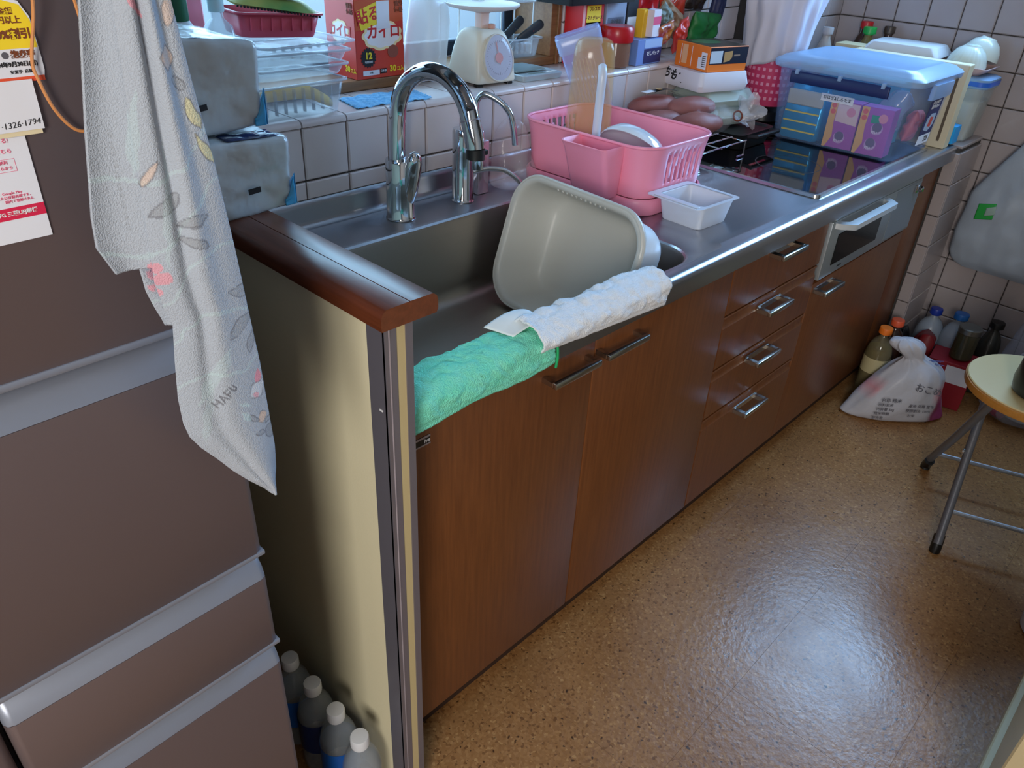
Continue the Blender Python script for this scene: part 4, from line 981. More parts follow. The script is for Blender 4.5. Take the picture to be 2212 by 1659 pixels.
# lever: slanted cap growing out of the right side of the base
g = G()
rg = []
for k, (dx, dy, z, r) in enumerate(((.004, -.012, .020, .014), (.008, -.020, .060, .019), (.011, -.027, .098, .020), (.012, -.030, .118, .019), (.011, -.029, .128, .015), (.009, -.026, .134, .008))):
    rg.append([V(dx + r * math.cos(2 * PI * i / 24), dy + r * math.sin(2 * PI * i / 24) * .9, z - .012 * math.sin(2 * PI * i / 24) * (k > 1)) for i in range(24)])
g.loft(rg); obj('lever', g, CHROME, t, sub=1)
ax = V(.035, -.170, 0); R_ = ax.length / 2; u_ = ax.normalized(); pts = [V(-.005, 0, .11), V(-.004, 0, .15), V(-.002, 0, .19)]
for k in range(19):
    a = PI - PI * k / 18 * .93
    pts.append(V(0, 0, .205) + u_ * (R_ + R_ * math.cos(a)) + V(0, 0, R_ * 1.06 * math.sin(a)))
dn = (pts[-1] - pts[-2]).normalized()
rad = [.0165] * (len(pts) - 6) + [.0168, .0172, .0176, .018, .0182, .0184]
obj('gooseneck', G().tube(pts, rad, 24), CHROME, t, angle=60)
e0 = pts[-1]
obj('joint_ring', G().tube([e0 - dn * .001, e0 + dn * .0015], .0188, 24), GREYTRIM, t, angle=60)
e1 = e0 + dn * .045 + V(0, 0, -.006)
obj('spray_head', G().tube([e0 + dn * .0015, e0 + dn * .02, e0 + dn * .04, e1], [.0183, .0186, .019, .019], 24), CHROME, t, angle=60)
e2 = e1 + V(0, 0, -.020)
sw = obj('black_collar', G().tube([e1, e1 + V(.0005, 0, -.010), e2], [.0175, .0178, .0178], 24), BLACK, t, angle=50)
obj('switch_tab', G().box((e1.x + .012, e1.y - .006, e2.z + .005), (e1.x + .028, e1.y + .004, e2.z + .014), .001), BLACK, sw)
obj('nozzle', G().lathe([(.0105, -.020), (.011, -.018), (.011, .0), (0, 0)], (e2.x + .006, e2.y, e2.z), 20), CHROME, t, angle=50)
# sensor window lying on the upper outer side of the arc
k0 = 3 + 12
for nm, ka, m_, w_ in (('sensor_window', (13, 14, 15), BLACK, .0075), ('sensor_panel', (15, 16, 17, 18), mat('dark_chrome', (120, 118, 122), .12, .9), .0078)):
    rows = []
    for k in ka:
        p = pts[k + 2]; tgv = (pts[k + 3] - pts[k + 1]).normalized() if k + 3 < len(pts) else dn
        sd = u_.cross(V(0, 0, 1)).normalized(); nn = sd.cross(tgv).normalized()
        if nn.dot(u_) < 0: nn = -nn
        nn2 = (nn * .80 - sd * -.60 * (1 if sd.x < 0 else -1)).normalized()
        rows.append([p + (nn2 * math.cos(a) + tgv.cross(nn2) * math.sin(a)) * .0181 for a in (-.42, -.21, 0, .21, .42)])
    obj(nm, G().loft(rows, closed=False), m_, t, solid=.0012, angle=60)
p = pts[17]
led = obj('sensor_light', G().lathe([(.0028, 0), (.0028, .0006), (0, .0006)], n=12), mat('led_red', (255, 84, 50), .5, emit=1.2), t)
nn = (u_ * .75 + V(0, 0, .3) + u_.cross(V(0, 0, 1)) * .45).normalized()
led.matrix_local = frame(p + nn * .0182, nn.orthogonal(), nn.cross(nn.orthogonal()))
t = thing('soap_dispenser', 'chrome cylinder with a thin bent spout behind the faucet head', 'dispenser', (.576, .543, .7950))
obj('column', G().lathe([(.026, 0), (.0265, .002), (.0240, .006), (.0235, .10), (.0235, .150), (.0215, .156), (0, .157)], n=32), CHROME, t)
obj('spout', G().tube(spline([(.015, -.01, .062), (.045, -.035, .070), (.072, -.060, .066), (.092, -.082, .046), (.097, -.090, .030)], 6), [.0055] * 20 + [.0045] * 5, 12), CHROME, t, angle=60)
t = thing('purifier_faucet', 'thin chrome hook-shaped water purifier tap by the tiled backsplash', 'faucet', (.640, .560, .7950))
obj('base', G().box((-.016, -.015, 0), (.018, .016, .118), .003, 2).lathe([(.013, .118), (.013, .135), (.010, .14), (0, .14)], (-.002, 0, 0), 20), mat('pale_chrome', (206, 202, 214), .15, .8), t)
hp = [(-.012, .0, .13), (-.012, .0, .185), (-.010, -.002, .205), (.000, -.014, .217), (.02, -.038, .204), (.034, -.056, .182), (.040, -.064, .15), (.043, -.068, .115)]
obj('hook_spout', G().tube(spline(hp, 6), .0068, 14), CHROME, t, angle=60)
# crumpled clear bag standing by the faucets
t = thing('clear_plastic_bag', 'crumpled clear plastic bag standing between faucet and pink rack', 'bag', (.712, .545, .7955))
sack('bag', [(0.721, .532, .797, .042, .03), (0.721, .532, .812, .056, .040), (0.724, .535, .835, .055, .040), (0.728, .54, .862, .045, .033), (0.732, .545, .89, .05, .036), (0.732, .548, .92, .04, .03), (0.728, .55, .942, .022, .018), (0.724, .55, .95, .006, .006)], mat('clear_bag_pink', (236, 226, 234), .14, alpha=.22, spec=1.0, bump=(26, .8)), t, .014, fs=14)

# ================================================================== WASH TUB leaning in the sink
ou = V(-.129, -.992, .015).normalized(); B0 = V(.546, .430, .617)
up = V(.294, -.023, .955); up = (up - ou * up.dot(ou)).normalized(); nn = ou.cross(up).normalized()
if nn.x < 0: nn = -nn
TM = Matrix(((ou.x, up.x, nn.x, B0.x), (ou.y, up.y, nn.y, B0.y), (ou.z, up.z, nn.z, B0.z), (0, 0, 0, 1)))
t = thing('wash_tub', 'large off-white square wash tub leaning on its side in the sink', 'tub', M=TM)
Lw, Hw = .380, .282
def tr(i, z, r): return [V(p.x, p.y, z) for p in rrect(i, Lw - i, i, Hw - i, r, 0, 10)]
TUB = mat('tub_ivory', (200, 199, 192), .35)
obj('shell', G().loft([tr(-.001, .012, .076), tr(-.003, .006, .078), tr(-.001, .001, .076), tr(.005, -.001, .072), tr(.013, .002, .066), tr(.016, .008, .062), tr(.021, .04, .06), tr(.030, .095, .052), tr(.042, .108, .042), tr(.06, .112, .03)], False, True), TUB, t, angle=60, sub=1)
obj('outer_wall', G().loft([tr(.011, .012, .068), tr(.0135, .014, .066), tr(.018, .04, .062), tr(.026, .098, .055), tr(.040, .1125, .044), tr(.06, .1155, .03)], False, True), mat('tub_outer', (222, 226, 230), .35), t, angle=60, sub=1)
g = G()
for k in range(11):
    g.lathe([(.0028, 0), (.0024, .0016), (0, .0022)], n=8, M=Matrix.Translation((.125 + .0135 * k, Hw - .0150, .0050)) @ Matrix.Rotation(PI * .75, 4, 'X'))
stuff(obj('grip_dimples', g, TUB, t))
hole = obj('rim_bead', G().tube([V(p.x, p.y, .0015) for p in rrect(.0015, Lw - .0015, .0015, Hw - .0015, .074, 0, 10)] + [V(Lw - .0015, Hw - .0765, .0015)], .0030, 6), TUB, t)

# ================================================================== TOWELS over the sink front
def drape(name, label, x0, x1, prof, m, amp, nu=110, nv=60, edge=None, seed=0, skew=None):
    """prof(x) -> list of (y,z) from inside the sink, over the lip and down the front"""
    def pt(u, v):
        x = x0 + (x1 - x0) * u
        pr = spline([(0, y, z) for y, z in prof(x)], 10); L = [0]
        for a, b in zip(pr, pr[1:]): L.append(L[-1] + (b - a).length)
        s = v * L[-1]; i = max(k for k in range(len(L)) if L[k] <= s + 1e-9); i = min(i, len(pr) - 2)
        f = (s - L[i]) / max(1e-9, L[i + 1] - L[i]); q = pr[i].lerp(pr[i + 1], f)
        sk = skew(v) if skew else 0
        n1 = nz((x * 22 + seed, v * 5, 1), 1, amp) + nz((x * 60 + seed, v * 14, 3), 1, amp * .35) + nz((x * 420, v * 110, 5 + seed), 1, amp * .17)
        w = .30 if v > .93 or v < .07 else 1
        tang = (pr[min(i + 1, len(pr) - 1)] - pr[i]).normalized(); nrm = V(0, tang.z, -tang.y)
        if nrm.z < 0 and abs(nrm.z) > abs(nrm.y): nrm = -nrm
        if abs(nrm.y) >= abs(nrm.z) and v > .5 and nrm.y > 0: nrm = -nrm
        if abs(nrm.y) >= abs(nrm.z) and v <= .5 and nrm.y < 0: nrm = -nrm
        return V(x + sk * (1 - u if False else 1), q.y, q.z) + nrm * (abs(n1) * w + .0008)
    g = G().grid(pt, nu, nv)
    t = tag(obj(name, g, m, None, solid=.003, angle=80), label, 'towel')
    return t
GT = mat('green_microfibre', (124, 240, 204), .95, spec=.1, bump=(480, .6), vary=(60, (150, 244, 214), .7))
WT = mat('white_terry', (246, 250, 255), .95, spec=.1, bump=(520, .5))
gt = drape('green_towel', 'mint green microfibre towel draped over the sink front edge', -.055, .222, lambda x: [(.040 - .0 * x, .776), (.034, .796), (.026, .8125), (.004, .815), (-.022, .814), (-.036, .803), (-.0385, .786), (-.0375, .765 + .003 * math.sin(x * 30))], GT, .0075, seed=2, skew=lambda v: -.040 * (1 - v) ** 1.3 + .012 * v)
g = G().tube(spline([(.185, .018, .8195), (.199, .004, .8225), (.212, -.015, .8215), (.224, -.030, .812), (.232, -.041, .797), (.2345, -.0425, .775), (.234, -.041, .757)], 8), .0022, 6)
obj('hem', g, mat('green_hem', (36, 170, 104), .9), gt, label='darker green stitched hem')
wt = drape('white_towel', 'white terry towel bunched along the sink front edge', .195, .518, lambda x: [(.022 + .004 * math.sin(x * 25), .792), (.020, .810), (.010, .826 + .003 * math.sin(x * 33)), (-.008, .831), (-.028, .827), (-.043, .816), (-.045, .806), (-.041, .798 - .075 * max(0, x - .2))], WT, .0075, nu=150, seed=9)
g = G().grid(lambda u, v: (.158 + .07 * u + .012 * v, .042 - .050 * v - .004 * u, .8195 + .010 * math.sin(u * 2.2) + .004 * math.sin(v * 5) * u), 16, 14)
obj('folded_corner', g, mat('thin_white', (232, 238, 240), .9), wt, solid=.0015)

# ================================================================== PINK DISH RACK and what is in it
DR = thing('dish_rack', 'pink plastic dish rack with a front pocket and slotted ends', 'dish rack', (.905, .380, .8005))
def dring(z, i, r=.05): return [p for p in rrect(-.128 - i, .120 + i, -.175 - i, .178 + i, r + i, z, 9)]
obj('drip_tray', G().loft([dring(.0, .002), dring(.003, .006), dring(.030, .008), dring(.036, .004), dring(.036, .001), dring(.005, -.002)], True, True), PINK, DR, angle=50)
# basket wall with real slots in both short ends
nseg, zrows = 168, [.037, .046, .054, .062, .072, .084, .096, .108, .116, .126, .136, .142, .145]
def flare(z): t_ = (z - .037) / .108; return -.004 + .006 * t_ + .018 * max(0, t_ - .35) ** 2
def basket_ring(z):
    base = rrect(-.128, .120, -.175, .178, .05, 0, 9); i = flare(z)
    base = [p for p in rrect(-.128 - i, .120 + i, -.175 - i, .178 + i, .05 + i, z, 9)]
    # resample evenly
    P = base + [base[0]]; L = [0]
    for a, b in zip(P, P[1:]): L.append(L[-1] + (b - a).length)
    out = []; k = 0
    for s in range(nseg):
        d = L[-1] * s / nseg
        while L[k + 1] < d: k += 1
        out.append(P[k].lerp(P[k + 1], (d - L[k]) / (L[k + 1] - L[k])))
    return out
g = G(); R0 = [[g.bm.verts.new(p) for p in basket_ring(z)] for z in zrows]
xs_slots = [-.052 + .0185 * k for k in range(7)]
for zi in range(len(zrows) - 1):
    for i in range(nseg):
        j = (i + 1) % nseg; a, b = R0[zi][i].co, R0[zi][j].co; mx_ = (a.x + b.x) / 2; my_ = (a.y + b.y) / 2
        if (my_ < -.172 or my_ > .172) and .052 < (zrows[zi] + zrows[zi + 1]) / 2 < .125 and any(abs(mx_ - q) < .0048 for q in xs_slots): continue
        g.face([R0[zi][i], R0[zi][j], R0[zi + 1][j], R0[zi + 1][i]])
g.face(list(reversed(R0[0])))
obj('basket', g, PINK, DR, angle=50, solid=.0026)
rim = basket_ring(.1455); obj('rim', G().tube(rim + [rim[0], rim[1]], .0035, 8), PINK, DR, angle=70)
def pr_(z, d, y0, y1): return [V(p.x, p.y, z) for p in rrect(-.1275 - d, -.1255, y0, y1, .012, 0, 6)]
pk = [pr_(.034, .040, -.110, -.012), pr_(.037, .044, -.112, -.010), pr_(.130, .072, -.119, -.003), pr_(.1435, .080, -.121, -.001), pr_(.1450, .079, -.1205, -.0015), pr_(.1435, .0765, -.1185, -.0035), pr_(.045, .042, -.110, -.012)]
obj('cutlery_pocket', G().loft(pk, True, True), PINK, DR, angle=50)
obj('tray_slot', G().box((-.1370, -.075, .0015), (-.1335, .070, .0085), .001), mat('slot_dark', (60, 26, 36), .6), DR)
# amber jug upside down
AMB = mat('amber_plastic', (228, 186, 122), .12, alpha=.19, spec=.9)
JM = Matrix.Translation((.862, .436, .8395)) @ Matrix.Rotation(math.radians(-46), 4, 'Z')
t = thing('amber_jug', 'tall translucent amber jug upside down in the pink rack', 'jug', M=JM)
def jr(a, b, z): return [V(a * math.copysign(abs(math.cos(q)) ** .72, math.cos(q)), b * math.copysign(abs(math.sin(q)) ** .72, math.sin(q)), z) for q in [2 * PI * i / 36 for i in range(36)]]
obj('body', G().loft([jr(.056, .050, 0), jr(.0545, .0485, .02), jr(.049, .043, .14), jr(.0445, .039, .245), jr(.042, .037, .265), jr(.036, .031, .277), jr(.026, .022, .282), jr(.01, .008, .283)], False, True), AMB, t, angle=60, solid=.0018)
obj('handle', G().tube(spline([(.015, -.046, .232), (.015, -.062, .220), (.014, -.066, .17), (.013, -.068, .09), (.013, -.068, .03)], 6), [.0095] * 24 + [.0085], 12), mat('milky_handle', (214, 222, 236), .3, alpha=.92), t, angle=60)
# pale blue white plate leaning
PM = Matrix.Translation((.862, .288, .944)) @ Matrix.Rotation(math.radians(4), 4, 'Z') @ Matrix.Rotation(math.radians(-136), 4, 'Y') @ Matrix.Scale(.86, 4)
t = thing('white_bowl', 'shiny white bowl leaning on edge in the pink rack', 'bowl', M=PM)
obj('bowl', G().lathe([(.03, .0), (.034, -.004), (.04, .0), (.072, .014), (.088, .034), (.092, .046), (.090, .0465), (.085, .036), (.069, .018), (.038, .004), (0, .003)], n=56), mat('glossy_white', (226, 234, 244), .12, coat=.6), t)
t = thing('red_dish', 'small red and pink dish under the white bowl in the rack', 'dish', (.915, .36, .8395))
obj('dish', G().lathe([(.02, 0), (.03, .004), (.04, .03), (.038, .03), (.028, .006), (0, .004)], n=28), PINKD, t)
# lavender clear ridged container leaning behind the rack
la = V(-.235, .238, .942).normalized(); lw = V(.66, -.67, .334); lw = (lw - la * lw.dot(la)).normalized(); ly = la.cross(lw)
lo = V(1.000, .606, 1.108) - la * .137
LM = Matrix(((lw.x, ly.x, la.x, lo.x), (lw.y, ly.y, la.y, lo.y), (lw.z, ly.z, la.z, lo.z), (0, 0, 0, 1)))
LAV = mat('lavender_clear', (176, 192, 244), .2, alpha=.46, spec=.8)
t = thing('ridged_container', 'lavender blue ridged plastic container leaning behind the amber jug', 'container', M=LM)
LM2 = Matrix.Translation((0, 0, -.155))
def lr(a, b, z): return rrect(-a, a, -b, b, .012, z, 5)
obj('body', G().loft([lr(.036, .016, -.1415), lr(.040, .018, -.13), lr(.050, .021, .09), lr(.054, .022, .128), lr(.054, .022, .137), lr(.051, .02, .1375)]), LAV, t, angle=40)
g = G()
for k in range(7): g.box((-.030 + k * .0085, -.0225, -.06), (-.0265 + k * .0085, -.0175, .075), .001)
for k in range(7): obj('ridge', G().box((-.030 + k * .0085, -.0232, -.07), (-.0268 + k * .0085, -.0165, .075), .001), mat('ridge_pale', (206, 216, 246), .25, alpha=.75), t)
obj('collar', G().loft([lr(.0515, .0225, .092), lr(.0545, .0235, .095), lr(.0560, .0240, .130), lr(.0535, .0225, .132)], False, False), mat('collar_pale', (190, 210, 246), .2, alpha=.55), t, angle=40)
g.bm.free()

# small milky tub in front of the rack
t = thing('small_white_tub', 'small translucent white food tub in front of the pink rack', 'tub', (.868, .131, .8005), math.radians(-3))
def tb_(a, z, r=.010): return rrect(-a, a, -a, a, r, z, 5)
obj('tub', G().loft([tb_(.047, 0), tb_(.049, .002), tb_(.057, .050), tb_(.058, .0525)], True, False), TUBM, t, angle=40, solid=.0014)
g = G(); g.loft([tb_(.0575, .0525), rrect(-.082, .066, -.066, .072, .010, .0530, 5), rrect(-.082, .066, -.066, .072, .010, .0545, 5), tb_(.0565, .0542)], False, False)
obj('rim', g, TUBM, t, angle=40)
g = G().box((-.077, -.055, .0545), (-.066, .055, .0562), .0008); obj('rim_bar', g, TUBM, t)
sm = [[V(p.x, p.y, .0018) for p in tb_(.045, 0)], [V(p.x, p.y, .0022) for p in tb_(.045, 0)]]
obj('base_print', G().loft(sm), mat('grey_base', (150, 152, 164), .6), t)

# ================================================================== WIRE STAND, BREAD BAG, TRAYS, ORANGE BOX
t = thing('wire_stand', 'chrome wire stand over the left edge of the hob', 'stand', (1.36, .46, .8))
g = G()
for x in (1.150, 1.395):
    for y, z0 in ((.315, .8005), (.575, .8005)):
        if x > 1.2 and y < .5: z0 = .8075
        if x < 1.2: pass
        obj('leg', G().tube([(x, y, .848), (x, y, z0 + .004), (x, y, z0 + .0035), (x + (.03 if x < 1.3 else -.03), y + .0, z0 + .0030)], .0030, 8), CHROME, t, world=True)
for k in range(7):
    y = .315 + .26 * k / 6
    obj('wire', G().tube([(1.148, y, .8485), (1.397, y, .8485)], .0024, 8), CHROME, t, world=True)
for x in (1.150, 1.272, 1.395): obj('wire', G().tube([(x, .313, .8455), (x, .577, .8455)], .0024, 8), CHROME, t, world=True)
# bread bag: brown rolls inside crinkled clear film
BREAD = mat('brown_roll', (122, 52, 42), .55, vary=(12, (150, 74, 58), .5), bump=(30, .2))
bt = [(1.235, .495, .884, .085, .036, .030, .35), (1.310, .425, .882, .085, .038, .030, .35), (1.262, .535, .918, .085, .036, .026, .20), (1.345, .470, .914, .080, .036, .026, .4)]
for k, (cx, cy, cz, a, b, c_, rz) in enumerate(bt):
    M = Matrix.Translation((cx, cy, cz)) @ Matrix.Rotation(-rz, 4, 'Z')
    bmq = bmesh.new(); bmesh.ops.create_uvsphere(bmq, u_segments=28, v_segments=16, radius=1)
    for v in bmq.verts:
        p = v.co.copy(); v.co = Vector((p.x * a, p.y * b, p.z * c_)) * (1 + nz(p * 1.5 + V(k, 0, 0), 1, .10))
    bmq.transform(M)
    o = obj('bread_roll', bmq, BREAD, None)
    tag(o, ['brown bread roll at the back of the lower layer in the clear bag', 'brown bread roll at the front of the lower layer in the clear bag', 'brown bread roll on top at the left in the clear bag', 'brown bread roll on top at the right in the clear bag'][k], 'bread', 'rolls in the clear bag')
t = thing('bread_bag', 'crinkled clear bag of brown bread rolls on the wire stand', 'bag', (1.29, .48, .853))
rg = []
for k in range(15):
    s_ = k / 14; x = 1.130 + .315 * s_
    w_ = .088 * (math.sin(PI * min(.94, .10 + .9 * s_)) ** .55) * (1 - .78 * max(0, (s_ - .72) / .28)); h_ = .051 * (math.sin(PI * min(.95, .12 + .85 * s_)) ** .5) * (1 - .6 * max(0, (s_ - .75) / .25))
    cy = .525 - .15 * s_
    rg.append([V(x, cy + w_ * math.cos(q), .898 + h_ * math.sin(q) - .0 + .012 * max(0, s_ - .7)) + nv((x * 30, math.cos(q) * 2.2, math.sin(q) * 2.2), 1, .0055) for q in [2 * PI * i / 30 for i in range(30)]])
for r in rg:
    for p in r: p.z = max(p.z, .8515)
obj('film', G().loft(rg), mat('bread_film', (240, 226, 226), .08, alpha=.06, spec=1.0, bump=(34, .9)), t, world=True, angle=80, sub=1)
g = G(); rr_ = []
for k in range(6):
    s_ = k / 5; r_ = .012 + .030 * s_ ** 1.4
    rr_.append([V(1.442 + .035 * s_, .376 - .012 * s_, .895 + .012 * s_) + V(.2 * r_ * math.sin(3 * q), r_ * math.cos(q), r_ * math.sin(q)) * (1 + .28 * math.sin(5 * q + k)) for q in [2 * PI * i / 30 for i in range(30)]])
g.loft(rr_, False, False); obj('twisted_end', g, mat('film_knot', (224, 222, 228), .12, alpha=.45, spec=1.0, bump=(34, .8)), t, world=True, angle=80)
obj('twist_tie', G().tube([V(1.440, .376 + .013 * math.cos(q), .895 + .013 * math.sin(q)) for q in [2 * PI * i / 16 for i in range(17)]], .0024, 6), mat('tie_brown', (120, 60, 40), .5), t, world=True)
g = G().grid(lambda u, v: (1.235 + .065 * u, .515 - .028 * u + .018 * v, .9555 + .006 * math.sin(u * 3) - .010 * v * 0), 8, 4)
obj('gold_label', g, mat('label_black', (36, 32, 30), .4), t, world=True, solid=.0008)
g = G().grid(lambda u, v: (1.212 + .024 * u, .525 - .010 * u + .020 * v, .9540 + .004 * u), 6, 4); obj('barcode_label', g, PAPER, t, world=True, solid=.0008)
g = G().lathe([(.009, 0), (.009, .0008), (0, .0008)], (1.253, .517, .9615), 18); obj('gold_seal', g, mat('gold_print', (206, 160, 104), .4, .3), t, world=True)
OM = Matrix.Translation((1.490, .512, .852)) @ Matrix.Rotation(math.radians(-16), 4, 'Z')
TRC = mat('clear_green_tray', (206, 222, 214), .12, alpha=.42, spec=.9)
for k, z in enumerate((0, .047)):
    t = thing('lidded_tray', ['lower clear lidded food tray under the white carton', 'upper clear lidded food tray right under the white carton'][k], 'tray', M=OM @ Matrix.Translation((.02, -.004, z)))
    obj('tray', G().loft([rrect(-.085, .085, -.068, .068, .014, 0), rrect(-.096, .096, -.078, .078, .016, .020), rrect(-.102, .102, -.083, .083, .016, .021), rrect(-.102, .102, -.083, .083, .016, .023), rrect(-.096, .096, -.078, .078, .016, .0235), rrect(-.082, .082, -.066, .066, .014, .046)]), TRC, t, angle=40)
    obj('content', G().loft([rrect(-.080, .080, -.062, .062, .014, .003), rrect(-.088, .088, -.071, .071, .014, .019), rrect(-.07, .07, -.06, .06, .014, .036)]), mat('tray_content', (196, 206, 196), .6), t)
t = thing('white_food_carton', 'white food carton with black brush lettering under the orange box', 'carton', M=OM @ Matrix.Translation((-.012, .004, .0945)))
obj('carton', G().loft([rrect(-.088, .082, -.080, .080, .012, 0), rrect(-.094, .088, -.086, .086, .014, .016), rrect(-.086, .080, -.078, .078, .012, .048)]), mat('white_card', (222, 220, 228), .7), t, angle=40)
text('おもて', WM[t.name] @ frame((-.0915, .075, .032), (.0, -1, -.10), (.25, 0, 1)), .030, INK, t, bold=.0011, shear=.15)
t = thing('orange_box', 'flat orange and navy box stacked on the white carton', 'box', M=OM @ Matrix.Translation((-.006, .000, .1430)))
obj('box', G().box((-.070, -.066, 0), (.070, .070, .064), .0012), ORANGE, t)
FL_ = WM[t.name] @ frame((-.0703, .070, 0), (0, -1, 0), (0, 0, 1)); FR_ = WM[t.name] @ frame((-.070, -.0663, 0), (1, 0, 0), (0, 0, 1))
panel('navy_side', FR_, .002, .138, .020, .062, mat('box_navy', (28, 34, 52), .4), t, .0003)
panel('white_side_label', loc(FR_, 0, 0, .0003), .004, .046, .023, .054, mat('label_pale', (196, 214, 228), .5), t, .0003)
poly('gold_shield', loc(FR_, 0, 0, .0003), [(.052, .050), (.082, .053), (.082, .036), (.074, .028), (.053, .024)], mat('gold_flat', (186, 150, 96), .5), t, .0003)
panel('faint_mark', loc(FR_, 0, 0, .0003), .088, .110, .039, .043, mat('faint_gold', (150, 130, 112), .5), t, .0002)
for a, b, m_ in ((.022, .024, PAPER), (.028, .049, mat('orange_pale', (238, 186, 140), .5)), (.066, .068, PAPER)): panel('print_strip', FL_, a, b, .006 + (.004 if b - a > .01 else 0), .058, m_, t, .0003)
panel('barcode_sticker', FL_, .106, .128, .006, .048, PAPER, t, .0004); panel('barcode_sticker', FL_, .094, .106, .006, .034, PAPER, t, .0004)
for k in range(6): panel('barcode_line', loc(FL_, 0, 0, .0004), .110, .124, .012 + k * .005, .0145 + k * .005, GREYINK, t, .0002)
panel('lid_print', WM[t.name] @ frame((-.070, -.066, .0642), (1, 0, 0), (0, 1, 0)), .004, .136, .004, .132, mat('box_top_dark', (52, 44, 34), .3), t, .0003)
poly('lid_green_print', WM[t.name] @ frame((0, 0, .0646), (1, 0, 0), (0, 1, 0)), circ(-.01, .02, .035, 20, .045), mat('print_green', (46, 92, 50), .4), t, .0002)

# ================================================================== PINK CHECKED BASKET in a white bag
t = thing('pink_basket', 'deep pink basket with pale squares half wrapped in a white bag', 'basket', (1.845, .508, .8085))
PK2 = mat('basket_pink', (206, 60, 104), .45)
obj('basket', G().lathe([(.060, .048), (.068, .052), (.072, .07), (.084, .20), (.085, .235), (.082, .235), (.07, .07), (0, .06)], n=40), PK2, t)
obj('foot', G().lathe([(.05, 0), (.055, .004), (.05, .03), (.062, .049)], n=30), BLACK, t)
sqm = None
for r_ in range(7):
    for k in range(12):
        a = PI * (.72 + .07 * k) ; z = .075 + .021 * r_; rad_ = .0725 + (z - .07) * .095
        M = Matrix.Translation((rad_ * math.cos(a), rad_ * math.sin(a), z)) @ Matrix.Rotation(a, 4, 'Z')
        if sqm is None:
            q = G().box((-.0008, -.0042, -.0045), (.0012, .0042, .0045)); o = obj('square_hole', q, mat('pale_square', (232, 148, 176), .5), t, smooth=False); sqm = o
        else:
            o = sqm.copy(); COL.objects.link(o); o.parent = t
        o.matrix_local = M
tb2 = thing('white_carrier_bag', 'white carrier bag pulled over the top of the pink basket', 'bag', (1.845, .508, 1.0))
def bagpt(u, v):
    a = 2 * PI * u; rr = lerp_t([(0, .092), (.3, .100), (.6, .108), (1, .112)], v)
    low = .992 + .028 * math.sin(a + 2.6) + .010 * math.sin(2 * a + .6) + .006 * math.sin(3 * a)
    z = low + (1.27 - low) * v
    f = 1 + .10 * math.sin(6 * a + 2 * v) * v + .05 * math.sin(11 * a)
    return V(1.845 + rr * f * math.cos(a), .508 + rr * f * math.sin(a), z) + nv((math.cos(a) * 3, math.sin(a) * 3, z * 12), 1, .008)
obj('bag', G().grid(bagpt, 90, 30), BAGW, tb2, world=True, solid=.0012, angle=80)

# ================================================================== STORAGE BIN and contents
SB = thing('storage_bin', 'blue translucent storage bin with clip lid on the hob', 'storage bin', (1.80, .198, .8085))
def sr(i, z, r=.025): return rrect(-.140 - i, .140 + i, -.178 - i, .178 + i, r, z, 7)
obj('box', G().loft([sr(-.006, 0), sr(-.001, .004), sr(.0, .01), sr(.014, .196), sr(.022, .198), sr(.022, .203)], True, False), BLUEBIN, SB, angle=40, solid=.002)
LDD = sr(.030, .199, .035)
obj('lid', G().loft([sr(.026, .196, .034), sr(.030, .199, .036), sr(.032, .212, .036), sr(.027, .218, .034), sr(.020, .2195, .03), sr(.012, .2265, .028), sr(-.012, .232, .028), sr(-.016, .2325, .026), sr(-.026, .2285, .022)], False, True), BLUELID, SB, angle=45)
hd = obj('clip_handle', G().loft([rrect(-.1745, -.166, -.135, .140, .003, .163, 3), rrect(-.1765, -.166, -.135, .140, .003, .170, 3), rrect(-.1765, -.168, -.135, .140, .003, .190, 3), rrect(-.1735, -.168, -.135, .140, .003, .193, 3)]), NAVY, SB, angle=50, label='navy blue clip handle')
for y in (-.118, 0, .122): obj('hinge_tab', G().box((-.180, y - .005, .186), (-.170, y + .005, .200), .001), BLUELID, SB)
for s in (-1,): obj('side_clip', G().loft([rrect(-.055, .075, -.2085, -.196, .004, .158, 3), rrect(-.06, .08, -.2125, -.198, .004, .166, 3), rrect(-.06, .08, -.2125, -.200, .004, .198, 3)]), BLUELID, SB, angle=50)
Mx = WM[SB.name] @ frame((-.1502, 0, .115), (0, -1, 0), (.075, 0, 1))
panel('name_strip', Mx, -.050, .042, .012, .031, PAPER, SB, .0006)
text('おはぎ&しらたま', loc(Mx, -.004, .0215, .0008), .0105, INK, SB, align='CENTER', bold=.0002)
My = WM[SB.name] @ frame((0, -.1915, .10), (1, 0, 0), (0, -.07, 1))
panel('blue_sticker', My, -.005, .085, -.045, .055, mat('sticker_navy', (22, 40, 96), .4), SB, .0005)
text('バックルで\n運びやすい', loc(My, .04, .036, .0007), .0115, WHITE, SB, align='CENTER', bold=.0002)
poly('sticker_picture', loc(My, 0, 0, .0006), [(.010, -.030), (.045, -.038), (.075, -.02), (.070, .010), (.035, .012), (.012, .002)], mat('sticker_grey', (170, 186, 204), .4), SB, .0002)
poly('sticker_red', loc(My, 0, 0, .0009), [(.030, -.022), (.055, -.026), (.058, .000), (.034, .004)], mat('sticker_redm', (214, 74, 62), .4), SB, .0002)
panel('size_label', My, -.005, .085, -.072, -.046, PAPER, SB, .0005)
text('225', loc(My, .058, -.059, .0007), .020, INK, SB, align='CENTER', bold=.0004)
